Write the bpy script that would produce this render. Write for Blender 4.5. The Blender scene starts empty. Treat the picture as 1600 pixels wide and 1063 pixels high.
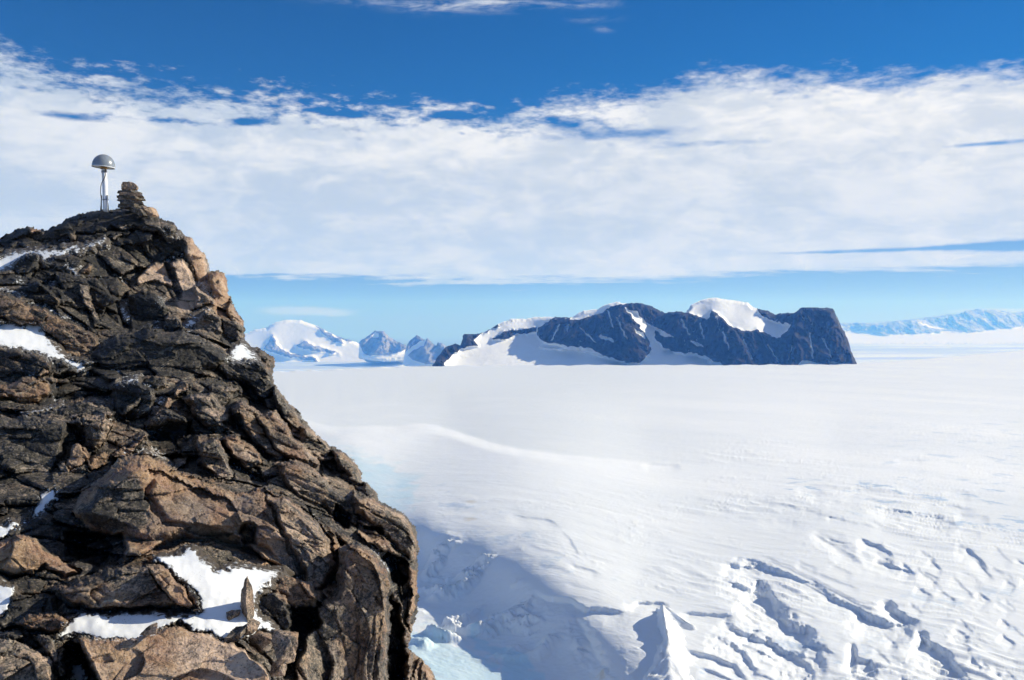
import bpy, bmesh, math, random
import numpy as np
from mathutils import Vector, Matrix

sc = bpy.context.scene
# ------------------------------------------------------------------ camera, sun, sky, exposure
F = 1378.0            # focal length in pixels of the 1600 px wide picture
HZ = 508.0            # the horizon's row
CZ = 85.0             # camera height over the near snowfield
cam_d = bpy.data.cameras.new('camera'); cam = bpy.data.objects.new('camera', cam_d)
sc.collection.objects.link(cam); sc.camera = cam
cam.location = (0, 0, CZ); cam.rotation_euler = (math.radians(90), 0, 0)
cam_d.sensor_width = 36; cam_d.lens = 36 * F / 1600
cam_d.shift_y = -(531.5 - HZ) / 1600
cam_d.clip_start = 0.1; cam_d.clip_end = 200000

SUN_EL = math.radians(29); SUN_AZ = math.radians(75)       # azimuth from +Y towards +X
S = Vector((math.cos(SUN_EL) * math.sin(SUN_AZ), math.cos(SUN_EL) * math.cos(SUN_AZ), math.sin(SUN_EL)))
sun_d = bpy.data.lights.new('sun', 'SUN'); sun_d.energy = 5.0; sun_d.angle = math.radians(0.5)
sun_d.color = (1.0, 0.958, 0.85)
sun = bpy.data.objects.new('sun', sun_d); sc.collection.objects.link(sun)
sun.rotation_euler = (-S).to_track_quat('-Z', 'Y').to_euler(); sun.location = (0, 0, 400)

sc.view_settings.view_transform = 'Standard'; sc.view_settings.look = 'None'
sc.view_settings.gamma = 1.0; sc.view_settings.exposure = 0.17
sc.cycles.use_denoising = True
sc.cycles.use_adaptive_sampling = True; sc.cycles.adaptive_threshold = 0.02
sc.cycles.max_bounces = 8; sc.cycles.diffuse_bounces = 6; sc.cycles.glossy_bounces = 2
sc.cycles.volume_bounces = 3


class N:
    """Small helper for wiring node trees."""
    def __init__(s, tree): s.t = tree
    def new(s, kind, **kw):
        n = s.t.nodes.new(kind)
        for k, v in kw.items(): setattr(n, k, v)
        return n
    def put(s, sock, v):
        if isinstance(v, bpy.types.NodeSocket): s.t.links.new(v, sock)
        elif v is not None: sock.default_value = v
    def m(s, op, a, b=None, c=None, clamp=False):
        n = s.new('ShaderNodeMath', operation=op); n.use_clamp = clamp
        s.put(n.inputs[0], a); s.put(n.inputs[1], b); s.put(n.inputs[2], c)
        return n.outputs[0]
    def sstep(s, x, a, b, ta=0.0, tb=1.0):
        n = s.new('ShaderNodeMapRange', interpolation_type='SMOOTHSTEP')
        for i, v in enumerate((x, a, b, ta, tb)): s.put(n.inputs[i], v)
        return n.outputs[0]
    def mix(s, f, a, b, blend='MIX'):
        n = s.new('ShaderNodeMix', data_type='RGBA', blend_type=blend)
        s.put(n.inputs[0], f); s.put(n.inputs[6], a); s.put(n.inputs[7], b)
        return n.outputs[2]
    def noise(s, vec, scale, detail=4, rough=0.55, dist=0.0, dims='3D'):
        n = s.new('ShaderNodeTexNoise'); n.noise_dimensions = dims
        s.put(n.inputs['Vector'], vec); s.put(n.inputs['Scale'], scale); s.put(n.inputs['Detail'], detail)
        s.put(n.inputs['Roughness'], rough); s.put(n.inputs['Distortion'], dist)
        return n.outputs[0]
    def voro(s, vec, scale, feature='F1', rnd=1.0):
        n = s.new('ShaderNodeTexVoronoi'); n.feature = feature
        s.put(n.inputs['Vector'], vec); s.put(n.inputs['Scale'], scale); s.put(n.inputs['Randomness'], rnd)
        return n
    def mapping(s, vec, scale=(1, 1, 1), rot=(0, 0, 0), loc=(0, 0, 0)):
        n = s.new('ShaderNodeMapping'); s.put(n.inputs[0], vec)
        n.inputs[1].default_value = loc; n.inputs[2].default_value = rot; n.inputs[3].default_value = scale
        return n.outputs[0]
    def curve(s, x, pts):
        n = s.new('ShaderNodeFloatCurve'); c = n.mapping.curves[0]
        c.points[0].location = pts[0]; c.points[1].location = pts[-1]
        for p in pts[1:-1]: c.points.new(*p)
        for p in c.points: p.handle_type = 'AUTO'
        n.mapping.update(); s.put(n.inputs[1], x)
        return n.outputs[0]


def dir_angles(px, py):
    az = math.atan((px - 800) / F); el = math.atan((HZ - py) / F * math.cos(az))
    return az, el

# sky: physical sky plus a procedural cloud sheet, laid out by azimuth and elevation in the world
w = bpy.data.worlds.new('World'); sc.world = w; w.use_nodes = True
nt = w.node_tree; nt.nodes.clear(); n = N(nt)
sky = n.new('ShaderNodeTexSky', sky_type='NISHITA'); sky.sun_disc = False
sky.sun_elevation = SUN_EL; sky.sun_rotation = SUN_AZ
sky.altitude = 2500; sky.air_density = 1.0; sky.dust_density = 0.15; sky.ozone_density = 4.0
tc = n.new('ShaderNodeTexCoord'); sx = n.new('ShaderNodeSeparateXYZ'); nt.links.new(tc.outputs['Generated'], sx.inputs[0])
X, Y_, Z = sx.outputs
AZ = n.m('ARCTAN2', X, Y_); EL = n.m('ARCSINE', Z)
cs = n.new('ShaderNodeCombineXYZ'); n.put(cs.inputs[0], X); n.put(cs.inputs[1], Y_); n.put(cs.inputs[2], n.m('MAXIMUM', Z, 0.004)); nt.links.new(cs.outputs[0], sky.inputs[0])
zc = n.m('ADD', n.m('MAXIMUM', Z, 0.0), 0.05)
cb = n.new('ShaderNodeCombineXYZ')
n.put(cb.inputs[0], n.m('DIVIDE', X, zc)); n.put(cb.inputs[1], n.m('DIVIDE', Y_, zc))
LV = cb.outputs[0]
def ecurve(pts):
    q = sorted((dir_angles(*p) for p in pts))
    q = [((a + 0.7) / 1.4, e / 0.5) for a, e in q]
    return n.m('MULTIPLY', n.curve(n.m('DIVIDE', n.m('ADD', AZ, 0.7), 1.4), q), 0.5)
top_e = ecurve([(-300, 50), (0, 74), (100, 96), (200, 122), (300, 134), (420, 140), (520, 150), (650, 157), (780, 168), (860, 152),
                (960, 142), (1030, 132), (1085, 112), (1180, 106), (1300, 106), (1400, 108), (1480, 106), (1600, 100), (1950, 80)])
bot_e = ecurve([(-300, 445), (200, 440), (420, 437), (560, 440), (640, 445), (760, 447), (880, 444), (1000, 440), (1100, 438),
                (1200, 434), (1320, 430), (1450, 426), (1600, 420), (1950, 405)])
n1 = n.m('SUBTRACT', n.noise(LV, 2.2, 7, 0.6, 0.3), 0.5)
n2 = n.m('SUBTRACT', n.noise(LV, 9.0, 6, 0.62, 0.2), 0.5)
n3 = n.m('SUBTRACT', n.noise(n.mapping(LV, (0.45, 1.4, 1)), 1.1, 5, 0.55), 0.5)
# 3-D direction noise keeps the puffs of the upper edge upright
DV = n.mapping(tc.outputs['Generated'], (1, 1, 2.0))
n4 = n.m('SUBTRACT', n.noise(DV, 14.0, 9, 0.62, 0.25), 0.5)
n5 = n.m('SUBTRACT', n.noise(n.mapping(tc.outputs['Generated'], (1, 1, 3.0)), 46.0, 6, 0.6), 0.5)
def blob(px, py, rx, ry, amp):
    a, e = dir_angles(px, py)
    da = n.m('DIVIDE', n.m('SUBTRACT', AZ, a), rx / F); de = n.m('DIVIDE', n.m('SUBTRACT', EL, e), ry / F)
    r = n.m('ADD', n.m('MULTIPLY', da, da), n.m('MULTIPLY', de, de))
    return n.m('MULTIPLY', n.m('POWER', 2.718, n.m('MULTIPLY', r, -1.0)), amp)
def addall(vs):
    r = vs[0]
    for v in vs[1:]: r = n.m('ADD', r, v)
    return r
up = n.m('DIVIDE', n.m('SUBTRACT', top_e, EL), 0.018)          # >0 below the upper edge
up = n.m('ADD', up, n.m('MULTIPLY', n4, 3.0)); up = n.m('ADD', up, n.m('MULTIPLY', n5, n.sstep(AZ, -.2, .3, 2.4, 1.5)))
dn = n.m('DIVIDE', n.m('SUBTRACT', EL, bot_e), 0.010)
dn = n.m('ADD', dn, n.m('MULTIPLY', n3, 3.0))
dn = n.m('ADD', dn, n.m('MULTIPLY', n1, 2.0))
holes = addall([blob(110, 182, 50, 6, 1.1), blob(385, 190, 30, 6, 1.7), blob(260, 189, 70, 4, 0.7), blob(545, 178, 40, 5, 1.0),
                blob(880, 192, 45, 10, 1.15), blob(960, 210, 130, 12, 0.95), blob(720, 182, 50, 6, 1.0), blob(1100, 225, 120, 6, 0.6),
                blob(1550, 224, 80, 4, .9), blob(1480, 387, 130, 4, .85), blob(1610, 383, 90, 9, 1.6), blob(1300, 394, 110, 3, .9),
                blob(160, 140, 120, 16, 0.15)])
dens = n.m('MINIMUM', n.m('MULTIPLY', up, 0.55), n.m('MULTIPLY', dn, 0.9))
dens = n.m('MINIMUM', dens, 1.15)
dens = n.m('SUBTRACT', dens, holes)
dens = n.m('ADD', dens, n.m('MULTIPLY', n5, n.sstep(AZ, -.2, .3, 1.5, .8)))
dens = n.m('ADD', dens, n.m('MULTIPLY', n2, 0.7))
wisps = addall([blob(680, 8, 130, 9, 1.0), blob(770, 4, 60, 6, 0.8), blob(900, 8, 60, 5, 0.7), blob(930, 30, 30, 4, 0.5), blob(945, 45, 14, 4, 0.5)])
wn = n.noise(n.mapping(tc.outputs['Generated'], (1, 1, 4.5), (0.0, -0.12, 0)), 22.0, 7, 0.62, 0.4)
wisp = n.m('MULTIPLY', wisps, n.sstep(wn, 0.40, 0.72), clamp=True)
low = addall([blob(480, 486, 75, 8, 1.0), blob(528, 492, 22, 5, 0.6), blob(395, 470, 60, 40, 0.22), blob(1555, 486, 70, 4, 0.9)])
lown = n.sstep(n.m('ADD', low, n.m('MULTIPLY', n4, 1.2)), 0.25, 0.95, 0.0, 0.55)
alpha = n.sstep(dens, -0.15, 0.95)
alpha = n.m('MAXIMUM', alpha, n.m('MULTIPLY', wisp, 0.75)); alpha = n.m('MAXIMUM', alpha, lown)
# clouds are thicker and greyer in their lower middle, brightest towards the sun
a0 = n.sstep(n.m('DIVIDE', n.m('SUBTRACT', top_e, EL), 0.2), 0.02, 0.85)
side = n.sstep(AZ, -0.5, 0.5)
ccol = n.mix(side, (0.60, 0.675, 0.77, 1), (1.0, 1.0, 1.0, 1))
grey = n.m('MULTIPLY', a0, n.sstep(n.m('ADD', n.m('MULTIPLY', n1, 1.6), n.m('MULTIPLY', n3, 1.2)), -0.75, 0.3), clamp=True)
ccol = n.mix(n.m('MULTIPLY', grey, n.sstep(AZ, -.4, .5, 1.0, .6)), ccol, (0.60, 0.68, 0.77, 1))
n6 = n.m('SUBTRACT', n.noise(n.mapping(tc.outputs['Generated'], (1, 1, 3.2), (0, 0.1, 0)), 7.0, 8, 0.6, 0.6), 0.5)
n7 = n.m('SUBTRACT', n.noise(n.mapping(tc.outputs['Generated'], (1, 1, 2.4)), 24.0, 7, 0.62, 0.5), 0.5)
puff = n.sstep(n.m('ADD', n.m('MULTIPLY', n6, 1.5), n.m('MULTIPLY', n7, 1.0)), -0.22, 0.30)
ccol = n.mix(n.m('MULTIPLY', puff, n.sstep(a0, 0.0, 1.0, 1.0, 0.55)), n.mix(0.55, ccol, (0.47, 0.56, 0.68, 1)), n.mix(0.6, ccol, (1.04, 1.04, 1.04, 1)))
cmul = n.new('ShaderNodeVectorMath', operation='SCALE'); n.put(cmul.inputs[0], ccol); cmul.inputs[3].default_value = 0.83
# deepen the clear sky a little, as the polarised high-altitude sky of the photograph
hs = n.new('ShaderNodeHueSaturation'); n.put(hs.inputs['Saturation'], n.sstep(EL, 0.02, 0.30, 1.2, 1.72)); n.put(hs.inputs['Hue'], n.sstep(EL, 0.02, 0.2, 0.530, 0.508)); n.put(hs.inputs['Value'], n.m('MULTIPLY', n.sstep(EL, 0.0, 0.2, 0.56, 0.84), n.sstep(AZ, -.55, .3, .80, 1.0)))
nt.links.new(sky.outputs[0], hs.inputs['Color'])
bg1 = n.new('ShaderNodeBackground'); nt.links.new(hs.outputs[0], bg1.inputs[0]); bg1.inputs[1].default_value = 0.080
bg2 = n.new('ShaderNodeBackground'); nt.links.new(cmul.outputs[0], bg2.inputs[0]); bg2.inputs[1].default_value = 1.0
alpha = n.m('MAXIMUM', alpha, n.m('MULTIPLY', n.sstep(EL, 0.44, 0.8), n.sstep(n3, -.2, .2, .14, .42)))  # unseen high veil overhead, added to lift and whiten the shade
front = n.m('MULTIPLY', alpha, n.sstep(n.m('ABSOLUTE', AZ), 1.3, 0.75, 0.85, 1.0))  # cloud carried on behind the viewer, out of view, added to brighten shade
mx = n.new('ShaderNodeMixShader'); n.put(mx.inputs[0], front)
nt.links.new(bg1.outputs[0], mx.inputs[1]); nt.links.new(bg2.outputs[0], mx.inputs[2])
wo = n.new('ShaderNodeOutputWorld'); nt.links.new(mx.outputs[0], wo.inputs[0])

# ------------------------------------------------------------------ numpy noise
def _h(ix, iy, iz, seed):
    h = (ix.astype(np.int64) * 374761393 + iy.astype(np.int64) * 668265263 + iz.astype(np.int64) * 2147483647 + seed * 974711) & 0xFFFFFFFF
    h = ((h ^ (h >> 13)) * 1274126177) & 0xFFFFFFFF
    h = ((h ^ (h >> 16)) * 2246822519) & 0xFFFFFFFF
    return (h ^ (h >> 15)) & 0xFFFFFFFF
def hf(ix, iy, iz, seed): return _h(ix, iy, iz, seed).astype(np.float64) / 4294967295.0
_G = np.random.RandomState(3).normal(size=(256, 3)); _G /= np.linalg.norm(_G, axis=1)[:, None]
def noise(p, seed=0):
    i = np.floor(p).astype(np.int64); f = p - i; u = f * f * f * (f * (f * 6 - 15) + 10)
    r = 0
    for dx in (0, 1):
        for dy in (0, 1):
            for dz in (0, 1):
                g = _G[_h(i[:, 0] + dx, i[:, 1] + dy, i[:, 2] + dz, seed) & 255]
                d = (g * (f - (dx, dy, dz))).sum(1)
                wgt = (u[:, 0] if dx else 1 - u[:, 0]) * (u[:, 1] if dy else 1 - u[:, 1]) * (u[:, 2] if dz else 1 - u[:, 2])
                r = r + wgt * d
    return r * 1.6
def fbm(p, octv=4, seed=0, gain=0.5, lac=2.03):
    r = 0; a = 1.0; q = np.array(p, float)
    for k in range(octv):
        r = r + a * noise(q, seed + k); q = q * lac + 17.3; a *= gain
    return r
def ridged(p, octv=4, seed=0, gain=0.5):
    r = 0; a = 1.0; q = np.array(p, float)
    for k in range(octv):
        r = r + a * (1 - 2 * np.abs(noise(q, seed + k))); q = q * 2.03 + 9.1; a *= gain
    return r
def worley(p, seed=0):
    """F1, F2, three random numbers of the nearest cell, vector from its centre."""
    i = np.floor(p).astype(np.int64); n_ = len(p)
    f1 = np.full(n_, 9.0); f2 = np.full(n_, 9.0); rid = np.zeros((n_, 4)); vec = np.zeros((n_, 3))
    for dx in (-1, 0, 1):
        for dy in (-1, 0, 1):
            for dz in (-1, 0, 1):
                a, b, c = i[:, 0] + dx, i[:, 1] + dy, i[:, 2] + dz
                cen = np.stack([a + hf(a, b, c, seed), b + hf(a, b, c, seed + 1), c + hf(a, b, c, seed + 2)], 1)
                v = p - cen; d = np.sqrt((v * v).sum(1))
                m = d < f1
                f2 = np.where(m, f1, np.minimum(f2, d)); f1 = np.where(m, d, f1)
                am, bm, cm = a[m], b[m], c[m]
                rid[m] = np.stack([hf(am, bm, cm, seed + k) for k in (5, 6, 7, 8)], 1); vec[m] = v[m]
    return f1, f2, rid, vec
def n2d(x, y, seed=0, octv=3):
    return fbm(np.stack([x.ravel(), y.ravel(), np.full(x.size, seed * 3.7)], 1), octv, seed).reshape(x.shape)
def smooth(a, b, x):
    if a > b: return 1 - smooth(b, a, x)
    t = np.clip((x - a) / (b - a), 0, 1); return t * t * (3 - 2 * t)
def poly_sd(poly, x, y):
    """Signed distance to a polygon, positive inside (pixels)."""
    P = np.array(poly, float); Q = np.roll(P, -1, 0)
    d = np.full(x.shape, 1e9); ins = np.zeros(x.shape, bool)
    for (ax, ay), (bx, by) in zip(P, Q):
        ex, ey = bx - ax, by - ay; L = ex * ex + ey * ey + 1e-9
        t = np.clip(((x - ax) * ex + (y - ay) * ey) / L, 0, 1)
        d = np.minimum(d, np.hypot(x - ax - t * ex, y - ay - t * ey))
        c = ((ay > y) != (by > y)) & (x < (bx - ax) * (y - ay) / (by - ay + 1e-12) + ax)
        ins ^= c
    return np.where(ins, d, -d)
def line_sd(pts, x, y):
    """Distance to a polyline signed by side (positive to the right of its direction as seen in the picture ... y down), and position 0..1."""
    P = np.array(pts, float); d = np.full(x.shape, 1e9); sg = np.zeros(x.shape); pos = np.zeros(x.shape)
    L = np.hypot(*(P[1:] - P[:-1]).T); cum = np.concatenate([[0], np.cumsum(L)])
    for k in range(len(P) - 1):
        ex, ey = P[k + 1] - P[k]; l2 = ex * ex + ey * ey
        t = np.clip(((x - P[k][0]) * ex + (y - P[k][1]) * ey) / l2, 0, 1)
        dd = np.hypot(x - P[k][0] - t * ex, y - P[k][1] - t * ey); m = dd < d
        d = np.where(m, dd, d); sg = np.where(m, ex * (y - P[k][1]) - ey * (x - P[k][0]), sg); pos = np.where(m, (cum[k] + t * L[k]) / cum[-1], pos)
    return np.where(sg > 0, d, -d), pos
def interp_pts(pts, x, y):
    """Thin-plate interpolation of scattered (x, y, value)."""
    P = np.array(pts, float); c = P[:, :2] / 300.0; k = len(P)
    def phi(r2): return 0.5 * r2 * np.log(r2 + 1e-9)
    A = np.zeros((k + 3, k + 3)); D2 = ((c[:, None] - c[None]) ** 2).sum(2)
    A[:k, :k] = phi(D2) + np.eye(k) * 0.01; A[:k, k] = 1; A[:k, k + 1:] = c; A[k, :k] = 1; A[k + 1:, :k] = c.T
    sol = np.linalg.solve(A, np.concatenate([P[:, 2], [0, 0, 0]]))
    xs, ys = x / 300.0, y / 300.0
    r = sol[k] + sol[k + 1] * xs + sol[k + 2] * ys
    for j in range(k): r = r + sol[j] * phi((xs - c[j, 0]) ** 2 + (ys - c[j, 1]) ** 2)
    return r
def unproj(px, py, Yd):
    return np.stack([(px - 800) / F * Yd, Yd, CZ - (py - HZ) / F * Yd], -1)
def P3(px, py, Yd): return Vector(((px - 800) / F * Yd, Yd, CZ - (py - HZ) / F * Yd))
def blur(a, r, it=2):
    r = int(r)
    for _ in range(it):
        for ax in (0, 1):
            p = np.pad(a, [(r, r) if k == ax else (0, 0) for k in (0, 1)], mode='edge')
            c = np.cumsum(p, ax); z = np.zeros_like(np.take(c, [0], ax)); c = np.concatenate([z, c], ax)
            nn = a.shape[ax]
            a = (np.take(c, range(2 * r + 1, 2 * r + 1 + nn), ax) - np.take(c, range(0, nn), ax)) / (2 * r + 1)
    return a

# ------------------------------------------------------------------ object helpers
COL = sc.collection
def mesh_np(name, V, Q, mat=None, parent=None, smooth_=True, attrs=None, T=None):
    me = bpy.data.meshes.new(name); V = np.asarray(V, np.float32); Q = np.asarray(Q, np.int32)
    me.vertices.add(len(V)); me.vertices.foreach_set('co', V.ravel())
    k = Q.shape[1]
    me.loops.add(Q.size); me.loops.foreach_set('vertex_index', Q.ravel())
    me.polygons.add(len(Q)); me.polygons.foreach_set('loop_start', np.arange(0, Q.size, k, dtype=np.int32))
    me.update(calc_edges=True)
    me.polygons.foreach_set('use_smooth', np.full(len(Q), smooth_))
    for an, av in (attrs or {}).items():
        a = me.attributes.new(an, 'FLOAT', 'POINT'); a.data.foreach_set('value', np.asarray(av, np.float32).ravel())
    if mat: me.materials.append(mat)
    o = bpy.data.objects.new(name, me); COL.objects.link(o)
    if parent: o.parent = parent
    return o
def bm_obj(name, bm, mat=None, parent=None, smooth_=False):
    me = bpy.data.meshes.new(name); bm.to_mesh(me); bm.free()
    for p in me.polygons: p.use_smooth = smooth_
    if mat: me.materials.append(mat)
    o = bpy.data.objects.new(name, me); COL.objects.link(o)
    if parent: o.parent = parent
    return o
def tag(o, label, cat=None, group=None, kind=None):
    o['label'] = label
    if cat: o['category'] = cat
    if group: o['group'] = group
    if kind: o['kind'] = kind
    return o
def gridq(nr, nc, keep=None):
    i = np.arange(nr * nc).reshape(nr, nc)
    q = np.stack([i[:-1, :-1], i[1:, :-1], i[1:, 1:], i[:-1, 1:]], -1).reshape(-1, 4)
    if keep is not None: q = q[keep.ravel()]
    return q
def compact(V, Q, attrs):
    u, inv = np.unique(Q.ravel(), return_inverse=True)
    return V[u], inv.reshape(Q.shape), {k: np.asarray(v).ravel()[u] for k, v in attrs.items()}
def boundary(Q):
    e = np.concatenate([Q[:, [0, 1]], Q[:, [1, 2]], Q[:, [2, 3]], Q[:, [3, 0]]])
    key = np.sort(e, 1); k = key[:, 0].astype(np.int64) * 10000000 + key[:, 1]
    _, idx, cnt = np.unique(k, return_index=True, return_counts=True)
    return e[idx[cnt == 1]]
def skirt(V, Q, attrs, off):
    """Give the sheet a back: its boundary edges are drawn out along off (per-vertex vectors)."""
    b = boundary(Q); u = np.unique(b.ravel()); m = {int(a): i for i, a in enumerate(u)}
    nv = len(V); V2 = np.concatenate([V, V[u] + off[u]])
    idx = np.searchsorted(u, b)
    nq = np.stack([b[:, 1], b[:, 0], nv + idx[:, 0], nv + idx[:, 1]], 1)
    at = {k: np.concatenate([v, v[u]]) for k, v in attrs.items()}
    return V2, np.concatenate([Q, nq]), at

# ------------------------------------------------------------------ materials
def new_mat(name):
    m = bpy.data.materials.new(name); m.use_nodes = True; t = m.node_tree; t.nodes.clear(); nn = N(t)
    b = nn.new('ShaderNodeBsdfPrincipled'); o = nn.new('ShaderNodeOutputMaterial'); t.links.new(b.outputs[0], o.inputs[0])
    return m, nn, b
def bump(nn, h, strength, dist, prev=None):
    b = nn.new('ShaderNodeBump'); nn.put(b.inputs['Height'], h); b.inputs['Strength'].default_value = strength
    b.inputs['Distance'].default_value = dist
    if prev is not None: nn.put(b.inputs['Normal'], prev)
    return b.outputs[0]
def rock_mat(name='gneiss', attr=True, tone=0.4, k=1.0, rust0=0.2):
    """k: how many pattern units per metre (1 for the near rock)."""
    m, nn, b = new_mat(name)
    co = nn.new('ShaderNodeTexCoord').outputs['Object']
    bed = nn.mapping(co, (1, 1, 1), (math.radians(38), math.radians(35), math.radians(20)))
    bed = nn.mapping(bed, (0.35, 0.7, 2.4))
    if attr:
        a = nn.new('ShaderNodeAttribute', attribute_name='tone'); tn = a.outputs['Fac']
        a2 = nn.new('ShaderNodeAttribute', attribute_name='rust'); rs = a2.outputs['Fac']
        a3 = nn.new('ShaderNodeAttribute', attribute_name='frost'); fr = a3.outputs['Fac']
    else:
        tn = tone; rs = rust0; fr = None
    nA = nn.noise(bed, 1.3 * k, 6, 0.6, 0.6); nB = nn.noise(co, 4.0 * k, 6, 0.62); nC = nn.noise(co, 28.0 * k, 4, 0.7)
    nD = nn.noise(bed, 9.0 * k, 5, 0.65, 1.2); nF = nn.noise(co, 95.0 * k, 2, 0.6)
    t = nn.m('ADD', nn.m('SUBTRACT', nn.m('MULTIPLY', tn, 1.45), 0.10), nn.m('MULTIPLY', nn.m('SUBTRACT', nA, 0.5), 1.1))
    t = nn.m('ADD', t, nn.m('MULTIPLY', nn.m('SUBTRACT', nB, 0.5), 0.9))
    t = nn.m('ADD', t, nn.m('MULTIPLY', nn.m('SUBTRACT', nD, 0.5), 0.8))
    def grain(sc_):
        g = nn.new('ShaderNodeSeparateColor'); nn.t.links.new(nn.voro(co, sc_).outputs['Color'], g.inputs[0]); return g.outputs[0]
    gr1 = grain(75.0 * k); gr2 = grain(33.0 * k)
    cr = nn.new('ShaderNodeValToRGB')
    e = cr.color_ramp.elements
    stops = [(0.0, (0.016, 0.0155, 0.0155)), (0.25, (0.042, 0.038, 0.034)), (0.45, (0.105, 0.088, 0.072)), (0.65, (0.235, 0.182, 0.138)),
             (0.85, (0.42, 0.30, 0.225)), (1.0, (0.55, 0.40, 0.30))]
    e[0].position = 0; e[0].color = (*stops[0][1], 1); e[1].position = 1; e[1].color = (*stops[-1][1], 1)
    for p, c in stops[1:-1]:
        x = e.new(p); x.color = (*c, 1)
    col = cr.outputs[0]
    # crystals: every grain its own shade
    t = nn.m('ADD', t, nn.m('MULTIPLY', nn.m('SUBTRACT', gr1, 0.5), 0.42))
    t = nn.m('ADD', t, nn.m('MULTIPLY', nn.m('SUBTRACT', gr2, 0.5), 0.28)); nn.put(cr.inputs[0], t)
    # reddish and ochre patches
    rm = nn.sstep(nn.m('ADD', nn.noise(co, 2.3 * k, 5, 0.6, 0.4), nn.m('MULTIPLY', rs, 0.5)), 0.55, 0.78)
    rc = nn.mix(nn.sstep(nB, 0.35, 0.65), (0.21, 0.098, 0.055, 1), (0.30, 0.185, 0.095, 1))
    col = nn.mix(nn.m('MULTIPLY', rm, nn.m('MULTIPLY', nn.sstep(t, 0.1, 0.6), 0.75)), col, rc)
    # grey bleached rock and pale specks of mineral, black lichen specks
    col = nn.mix(nn.m('MULTIPLY', nn.sstep(nn.noise(co, 1.7 * k, 4, 0.5, 0.2), 0.5, 0.7), nn.m('MULTIPLY', nn.sstep(t, 0.2, 0.7), 0.5)), col, (0.17, 0.165, 0.16, 1))
    col = nn.mix(nn.m('MULTIPLY', nn.sstep(nF, 0.56, 0.72), nn.sstep(t, 0.05, 0.7, 0.2, 0.65)), col, (0.40, 0.35, 0.29, 1))
    lv = nn.voro(co, 50.0 * k).outputs['Distance']
    lm = nn.m('MULTIPLY', nn.sstep(lv, 0.30, 0.12), nn.sstep(nn.noise(co, 6.0 * k, 3, 0.6), 0.30, 0.52))
    col = nn.mix(nn.m('MULTIPLY', lm, nn.sstep(t, .5, 1.0, .9, .65)), col, (0.012, 0.012, 0.013, 1))
    lv2 = nn.sstep(nC, 0.52, 0.68)
    col = nn.mix(nn.m('MULTIPLY', lv2, nn.sstep(t, .5, 1.0, .7, .35)), col, (0.028, 0.026, 0.025, 1))
    # hairline joints
    jn = nn.m('ABSOLUTE', nn.m('SUBTRACT', nn.noise(nn.mapping(co, (1, 1, 1), (.3, .9, .2)), 2.4 * k, 5, 0.55, 0.8), 0.5))
    col = nn.mix(nn.m('MULTIPLY', nn.sstep(jn, 0.008, 0.002), .5), col, (0.010, 0.009, 0.009, 1))
    # pale veins
    vn = nn.m('ABSOLUTE', nn.m('SUBTRACT', nn.noise(bed, 1.9 * k, 3, 0.5, 1.6), 0.5))
    vm = nn.m('MULTIPLY', nn.sstep(vn, 0.008, 0.002), nn.sstep(nn.noise(co, 1.1 * k, 2), 0.52, 0.62))
    col = nn.mix(nn.m('MULTIPLY', vm, 0.7), col, (0.42, 0.36, 0.28, 1))
    if fr is not None:
        fm = nn.sstep(nn.m('ADD', fr, nn.m('MULTIPLY', nn.m('SUBTRACT', nC, 0.5), 1.6)), 0.45, 0.65)
        col = nn.mix(fm, col, (0.72, 0.75, 0.80, 1))
    nn.put(b.inputs['Base Color'], col)
    nn.put(b.inputs['Roughness'], nn.sstep(nC, 0.3, 0.7, 0.55, 0.85)); b.inputs['Specular IOR Level'].default_value = 0.35
    h1 = nn.m('ADD', nn.m('MULTIPLY', nD, 0.45), nn.m('ADD', nn.m('MULTIPLY', nB, 1.1), nn.m('MULTIPLY', nn.noise(co, 14.0 * k, 5, 0.65, 0.3), 0.5)))
    ck = nn.new('ShaderNodeTexVoronoi'); ck.feature = 'DISTANCE_TO_EDGE'; nn.put(ck.inputs['Vector'], nn.mapping(bed, (1, 1, 1)))
    ck.inputs['Scale'].default_value = 2.3 * k
    ckd = nn.sstep(ck.outputs[0], 0.0, 0.045)
    nr = bump(nn, h1, 0.7, 0.025 / k)
    nr = bump(nn, nn.m('MULTIPLY', ckd, nn.sstep(nB, .35, .6)), 0.35, 0.008 / k, nr)
    nr = bump(nn, nC, 0.7, 0.009 / k, nr)
    nr = bump(nn, nF, 0.7, 0.005 / k, nr)
    nn.put(b.inputs['Normal'], nr)
    return m
M_ROCK = rock_mat()
M_STONE = rock_mat('stone_brown', False, 0.52, 1.6, 0.3)
M_STONE_UP = rock_mat('stone_upright', False, 0.44, 3., 0.3)
M_STONE_TAN = rock_mat('stone_tan', False, 0.74, 1.6, 0.45)
M_STONE_DARK = rock_mat('stone_dark', False, 0.26, 1.6, 0.1)

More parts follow.
